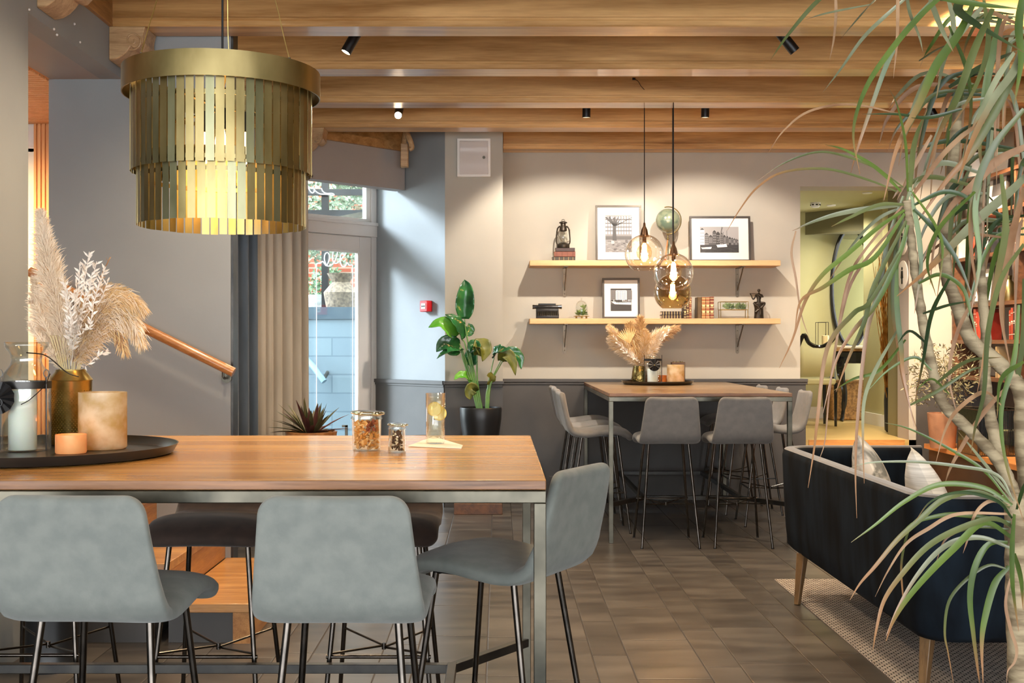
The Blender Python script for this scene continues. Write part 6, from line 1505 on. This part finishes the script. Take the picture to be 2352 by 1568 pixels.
# shelf contents (books face -x)
rt = random.Random(77); cols = [(196,72,52),(40,40,44),(226,222,214),(46,92,160),(70,60,50),(200,190,170),(150,60,40),(30,34,40),(176,150,110),(220,210,196),(96,110,96)]
nm = {0:'red',1:'black',2:'white',3:'blue',4:'brown',5:'beige',6:'rust',7:'charcoal',8:'tan',9:'cream',10:'sage'}
def rbook(y, z, w, h, k, lab):
    r = book(lab, (3.91, y, z), w, h, .2, cols[k], (230,226,210), False, 'books on the walnut shelves', 2, -pi/2); return r
shelfz = [.92+z for z in levels]
lvn = ['lowest shelf', 'second shelf', 'third shelf', 'fourth shelf', 'fifth shelf', 'top shelf']
seen = {}
ords = ['', ' again', ', a third time', ', a fourth time']
for li in (0, 1, 3):
    y = 9.86 if li != 1 else 9.5; row = []
    while y > 7.6:
        w = rt.uniform(.025, .05); h = rt.uniform(.19, .26); c = rt.randrange(11)
        if rt.random() < .25: y -= rt.uniform(.08, .3); continue
        if li == 1 and abs(y-w/2-8.62) < .1: y -= .03; continue
        row.append((y-w/2, w, h, c)); y -= w+.002
    for i, (yy, w, h, c) in enumerate(row):
        L_ = nm[row[i-1][3]] if i else 'the corner'; R_ = nm[row[i+1][3]] if i+1 < len(row) else 'the shelf end'
        sz = ('tall' if h > .225 else 'short')+(' thick ' if w > .037 else ' thin ')
        lab = sz+nm[c]+' book between '+L_+' and '+R_+', '+lvn[li].replace('lowest shelf', 'lowest bookcase shelf')+', far right'
        n_ = seen.get(lab, 0); seen[lab] = n_+1
        if n_: lab = lab.replace('far right', 'nearer us')
        rbook(yy, shelfz[li]+.001, w, h, c, lab)
def rframe(y, z, w, h, lab):
    r = thing('picture_frame', lab, 'picture', (3.96, y, z), 0, 'pictures on the walnut shelves'); T = Matrix.Rotation(.1, 4, 'Y')
    m_ = MB(); m_.T = T; m_.bx(0, .02, -w/2, w/2, 0, h); m_.build('frame', M['darkframe'], r, bevel=.002)
    m_ = MB(); m_.T = T; m_.bx(-.002, 0, -w/2+.02, w/2-.02, .02, h-.02); m_.build('mount', M['mount'], r)
    m_ = MB(); m_.T = T; m_.bx(-.004, -.002, -w/4, w/4, h*.3, h*.72); m_.build('print', M['g2'], r)
rframe(9.45, shelfz[2]+.001, .34, .30, 'black framed print on the third walnut shelf near the corner')
rframe(8.3, shelfz[2]+.001, .26, .34, 'small framed print on the third walnut shelf toward the edge')
rframe(9.2, shelfz[4]+.001, .34, .42, 'tall framed print on the fifth walnut shelf')
rframe(8.2, shelfz[4]+.001, .3, .38, 'framed print nearest the picture edge, on the fifth walnut shelf')
def rvase(y, z, s_, m_, lab, cat='vase'):
    r = thing('vase', lab, cat, (3.98, y, z)); MB().lathe([(.0001,0),(.045*s_,0),(.06*s_,.06*s_),(.05*s_,.13*s_),(.02*s_,.17*s_),(.024*s_,.2*s_),(.018*s_,.2*s_),(.0001,.16*s_)], n=24, cap=False).build('body', m_, r, smooth=True)
rvase(9.0, shelfz[2]+.001, 1.0, M['brass'], 'small brass vase on the third walnut shelf between the prints')
rvase(9.78, shelfz[4]+.001, 1.1, M['bronze'], 'dark bronze vase on the fifth walnut shelf by the corner')
rvase(9.6, shelfz[5]+.001, 1.2, M['white'], 'white vase on the top walnut shelf by the corner')
rvase(8.6, shelfz[5]+.001, 1.3, M['terracotta'], 'terracotta vase on the top walnut shelf')
dl_ = thing('desk_lamp', 'small black desk lamp on the second walnut shelf', 'lamp', (4.0, 8.62, shelfz[1]+.001+.0))
MB().lathe([(.0001,0),(.05,0),(.05,.01),(.0001,.012)], n=20, cap=False).build('base', M['black'], dl_, smooth=True)
MB().tube([(0,0,.01),(0,.02,.14),(-.04,0,.2)], .005, 8).build('arm', M['black'], dl_, smooth=True)
MB().lathe([(.012,.04),(.035,0)], (-.045,0,.185), 18, cap=False).build('shade', M['black'], dl_, smooth=True)

# ================================================================ outdoors
wallbox('ground', mat('yard_paving', (150,150,148), (170,170,168), rough=.9, ns=4), -9, 3.0, 10.30, 20, -.2, -.02) if False else None
g_ = MB().bx(-14, 2.2, 7.8, 22, -.25, -.12); o_ = g_.build('ground', mat('yard_paving', (110,112,112), (124,126,124), rough=.9, ns=4)); struct(o_)
rw = Vector((.0, 0, 0)); a = (-6.5, 12.9); b = (1.2, 12.2)
mb = MB(); obox(mb, b, a, -.12, 1.60, -.25); struct(mb.build('wall_yard', M['painted']))
mb = MB(); obox(mb, (b[0], b[1]-.02), (a[0], a[1]-.02), 1.60, 1.73, -.28); struct(mb.build('trim_18', mat('flashing', (66,84,98), (78,96,108), rough=.4, metal=.3)))
mb = MB(); obox(mb, (2, 17.0), (-9, 17.8), -.12, 5.5, -.3); struct(mb.build('wall_brick', M['brick']))
yr = thing('yard_handrail', 'blue grey pipe handrail on the yard wall behind the door glass', 'handrail', P(738, 870, 12.3))
o = yr.location.copy(); mb = MB(o); mb.tube([P(700, 818, 12.40), P(722, 845, 12.3), P(745, 876, 12.25)], .032, 12); mb.build('rail', mat('pipe_paint', (110,140,160), rough=.4), yr, smooth=True)
mb = MB(o); mb.tube([P(742, 872, 12.27), P(751, 858, 12.36), P(752, 855, 12.47)], .02, 10); mb.build('wall_bracket', M['steel'], yr, smooth=True)
M['bush'] = mat('garden_leaf', (80,100,74), (150,164,140), rough=.6, ns=20)
M['bush2'] = mat('garden_leaf_dark', (60,96,70), (130,160,120), rough=.6, ns=20)
def bush(label, c, r, n, m, lw=.04):
    t = thing('bush', label, 'bush', (c[0], c[1], -.12)); mb = MB((c[0], c[1], -.12)); q = random.Random(int(c[0]*100))
    for i in range(n):
        a_ = q.uniform(0, 2*pi); e_ = q.uniform(-1.2, 1.5); d = Vector((cos(a_)*cos(e_)*r[0], sin(a_)*cos(e_)*r[1], sin(e_)*r[2]))*(q.random()**.35); p = Vector(c)+d; k = Vector((q.uniform(-1,1), q.uniform(-1,1), q.uniform(-.6,1))).normalized()*lw
        mb.ribbon([p, p+k*.5, p+k], [lw*.1, lw*.45, lw*.05], (q.uniform(-1,1),-1,q.uniform(-1,1)), fold=.1)
    mb.build('foliage', m, t); mb = MB((c[0], c[1], -.12)); mb.tube([(c[0], c[1], -.12), (c[0], c[1], c[2])], .04, 8); mb.build('stem', M['trunk'], t)
bush('pale feathery bush seen through the transom window', (-1.9, 15.6, 3.2), (1.3, .8, .9), 4200, M['bush'], .09)
bush('green planting beside the basket vessel behind the door glass', (-2.15, 14.4, 1.95), (.28, .3, .35), 700, M['bush2'], .06)
bush('green bush behind the basket vessel in the yard', (-1.25, 14.9, 1.95), (.35, .3, .45), 900, M['bush2'], .06)
bush('palm like garden leaves outside the far left window', (-4.3, 8.9, 1.7), (.9, .5, 1.1), 1300, M['bush'], .22)
uv = thing('basket_urn', 'huge hourglass shaped wicker urn in the yard behind the door', 'urn', (PX(783, 13.3), 13.3, -.12))
zz = lambda py: PZ(py, 13.3)+.12
mb = MB(); mb.lathe([(.10,0),(.14,zz(735)),(.17,zz(705)),(.20,zz(672)),(.13,zz(655)),(.10,zz(648)),(.15,zz(632)),(.16,zz(628)),(.15,zz(628))], n=28, cap=False); mb.build('urn_body', mat('grey_wicker', (84,74,62), (130,116,98), rough=.8, ns=30, bump=.5, bs=40), uv, smooth=True)
cb = thing('wicker_pot', 'pale woven pot beside the tall urn in the yard', 'pot', (PX(730, 13.9), 13.9, -.12))
mb = MB(); mb.lathe([(.10,0),(.15,zz(730)),(.16,zz(690)),(.12,zz(672)),(.10,zz(672))], n=24, cap=False); mb.build('pot_body', mat('white_wicker', (130,136,136), (160,166,164), rough=.8, ns=30, bump=.5, bs=40), cb, smooth=True)
tl = thing('timber_trellis', 'black timber fence bars seen through the transom window', 'fence', (-1.9, 13.6, -.12))
o = tl.location.copy(); mb = MB(o)
mb.bx(PX(740, 13.6), PX(755, 13.6), 13.55, 13.65, -.12, 3.8); mb.build('post', M['black'], tl)
for y_ in (441, 489): mb = MB(o); mb.bx(-3.6, 0.6, 13.5, 13.55, PZ(y_+7, 13.5), PZ(y_-7, 13.5)); mb.build('bar', M['black'], tl)
mb = MB(o); mb.bar(P(770, 505, 13.4), P(862, 487, 13.4), .06, .06); mb.build('brace', M['steel'], tl)
mb = MB(o); mb.bx(-3.5, -3.4, 13.55, 13.65, -.12, 3.8); mb.build('post', M['black'], tl)
mb = MB(o); mb.bx(.4, .5, 13.55, 13.65, -.12, 3.8); mb.build('post', M['black'], tl)

cw = thing('loose_wire', 'tiny loose black wire with a clip on the third visible beam', 'wire', P(1458, 182, 7.88))
o = cw.location.copy(); mb = MB(o); mb.tube(bez([P(1457, 181, 7.886), P(1466, 187, 7.87), P(1472, 197, 7.87), P(1480, 206, 7.888)], 5), .002, 5); mb.build('wire_end', M['black'], cw, smooth=True)
mb = MB(o); mb.box(P(1456, 181, 7.888), (.02, .012, .014)); mb.build('clip', M['black'], cw)
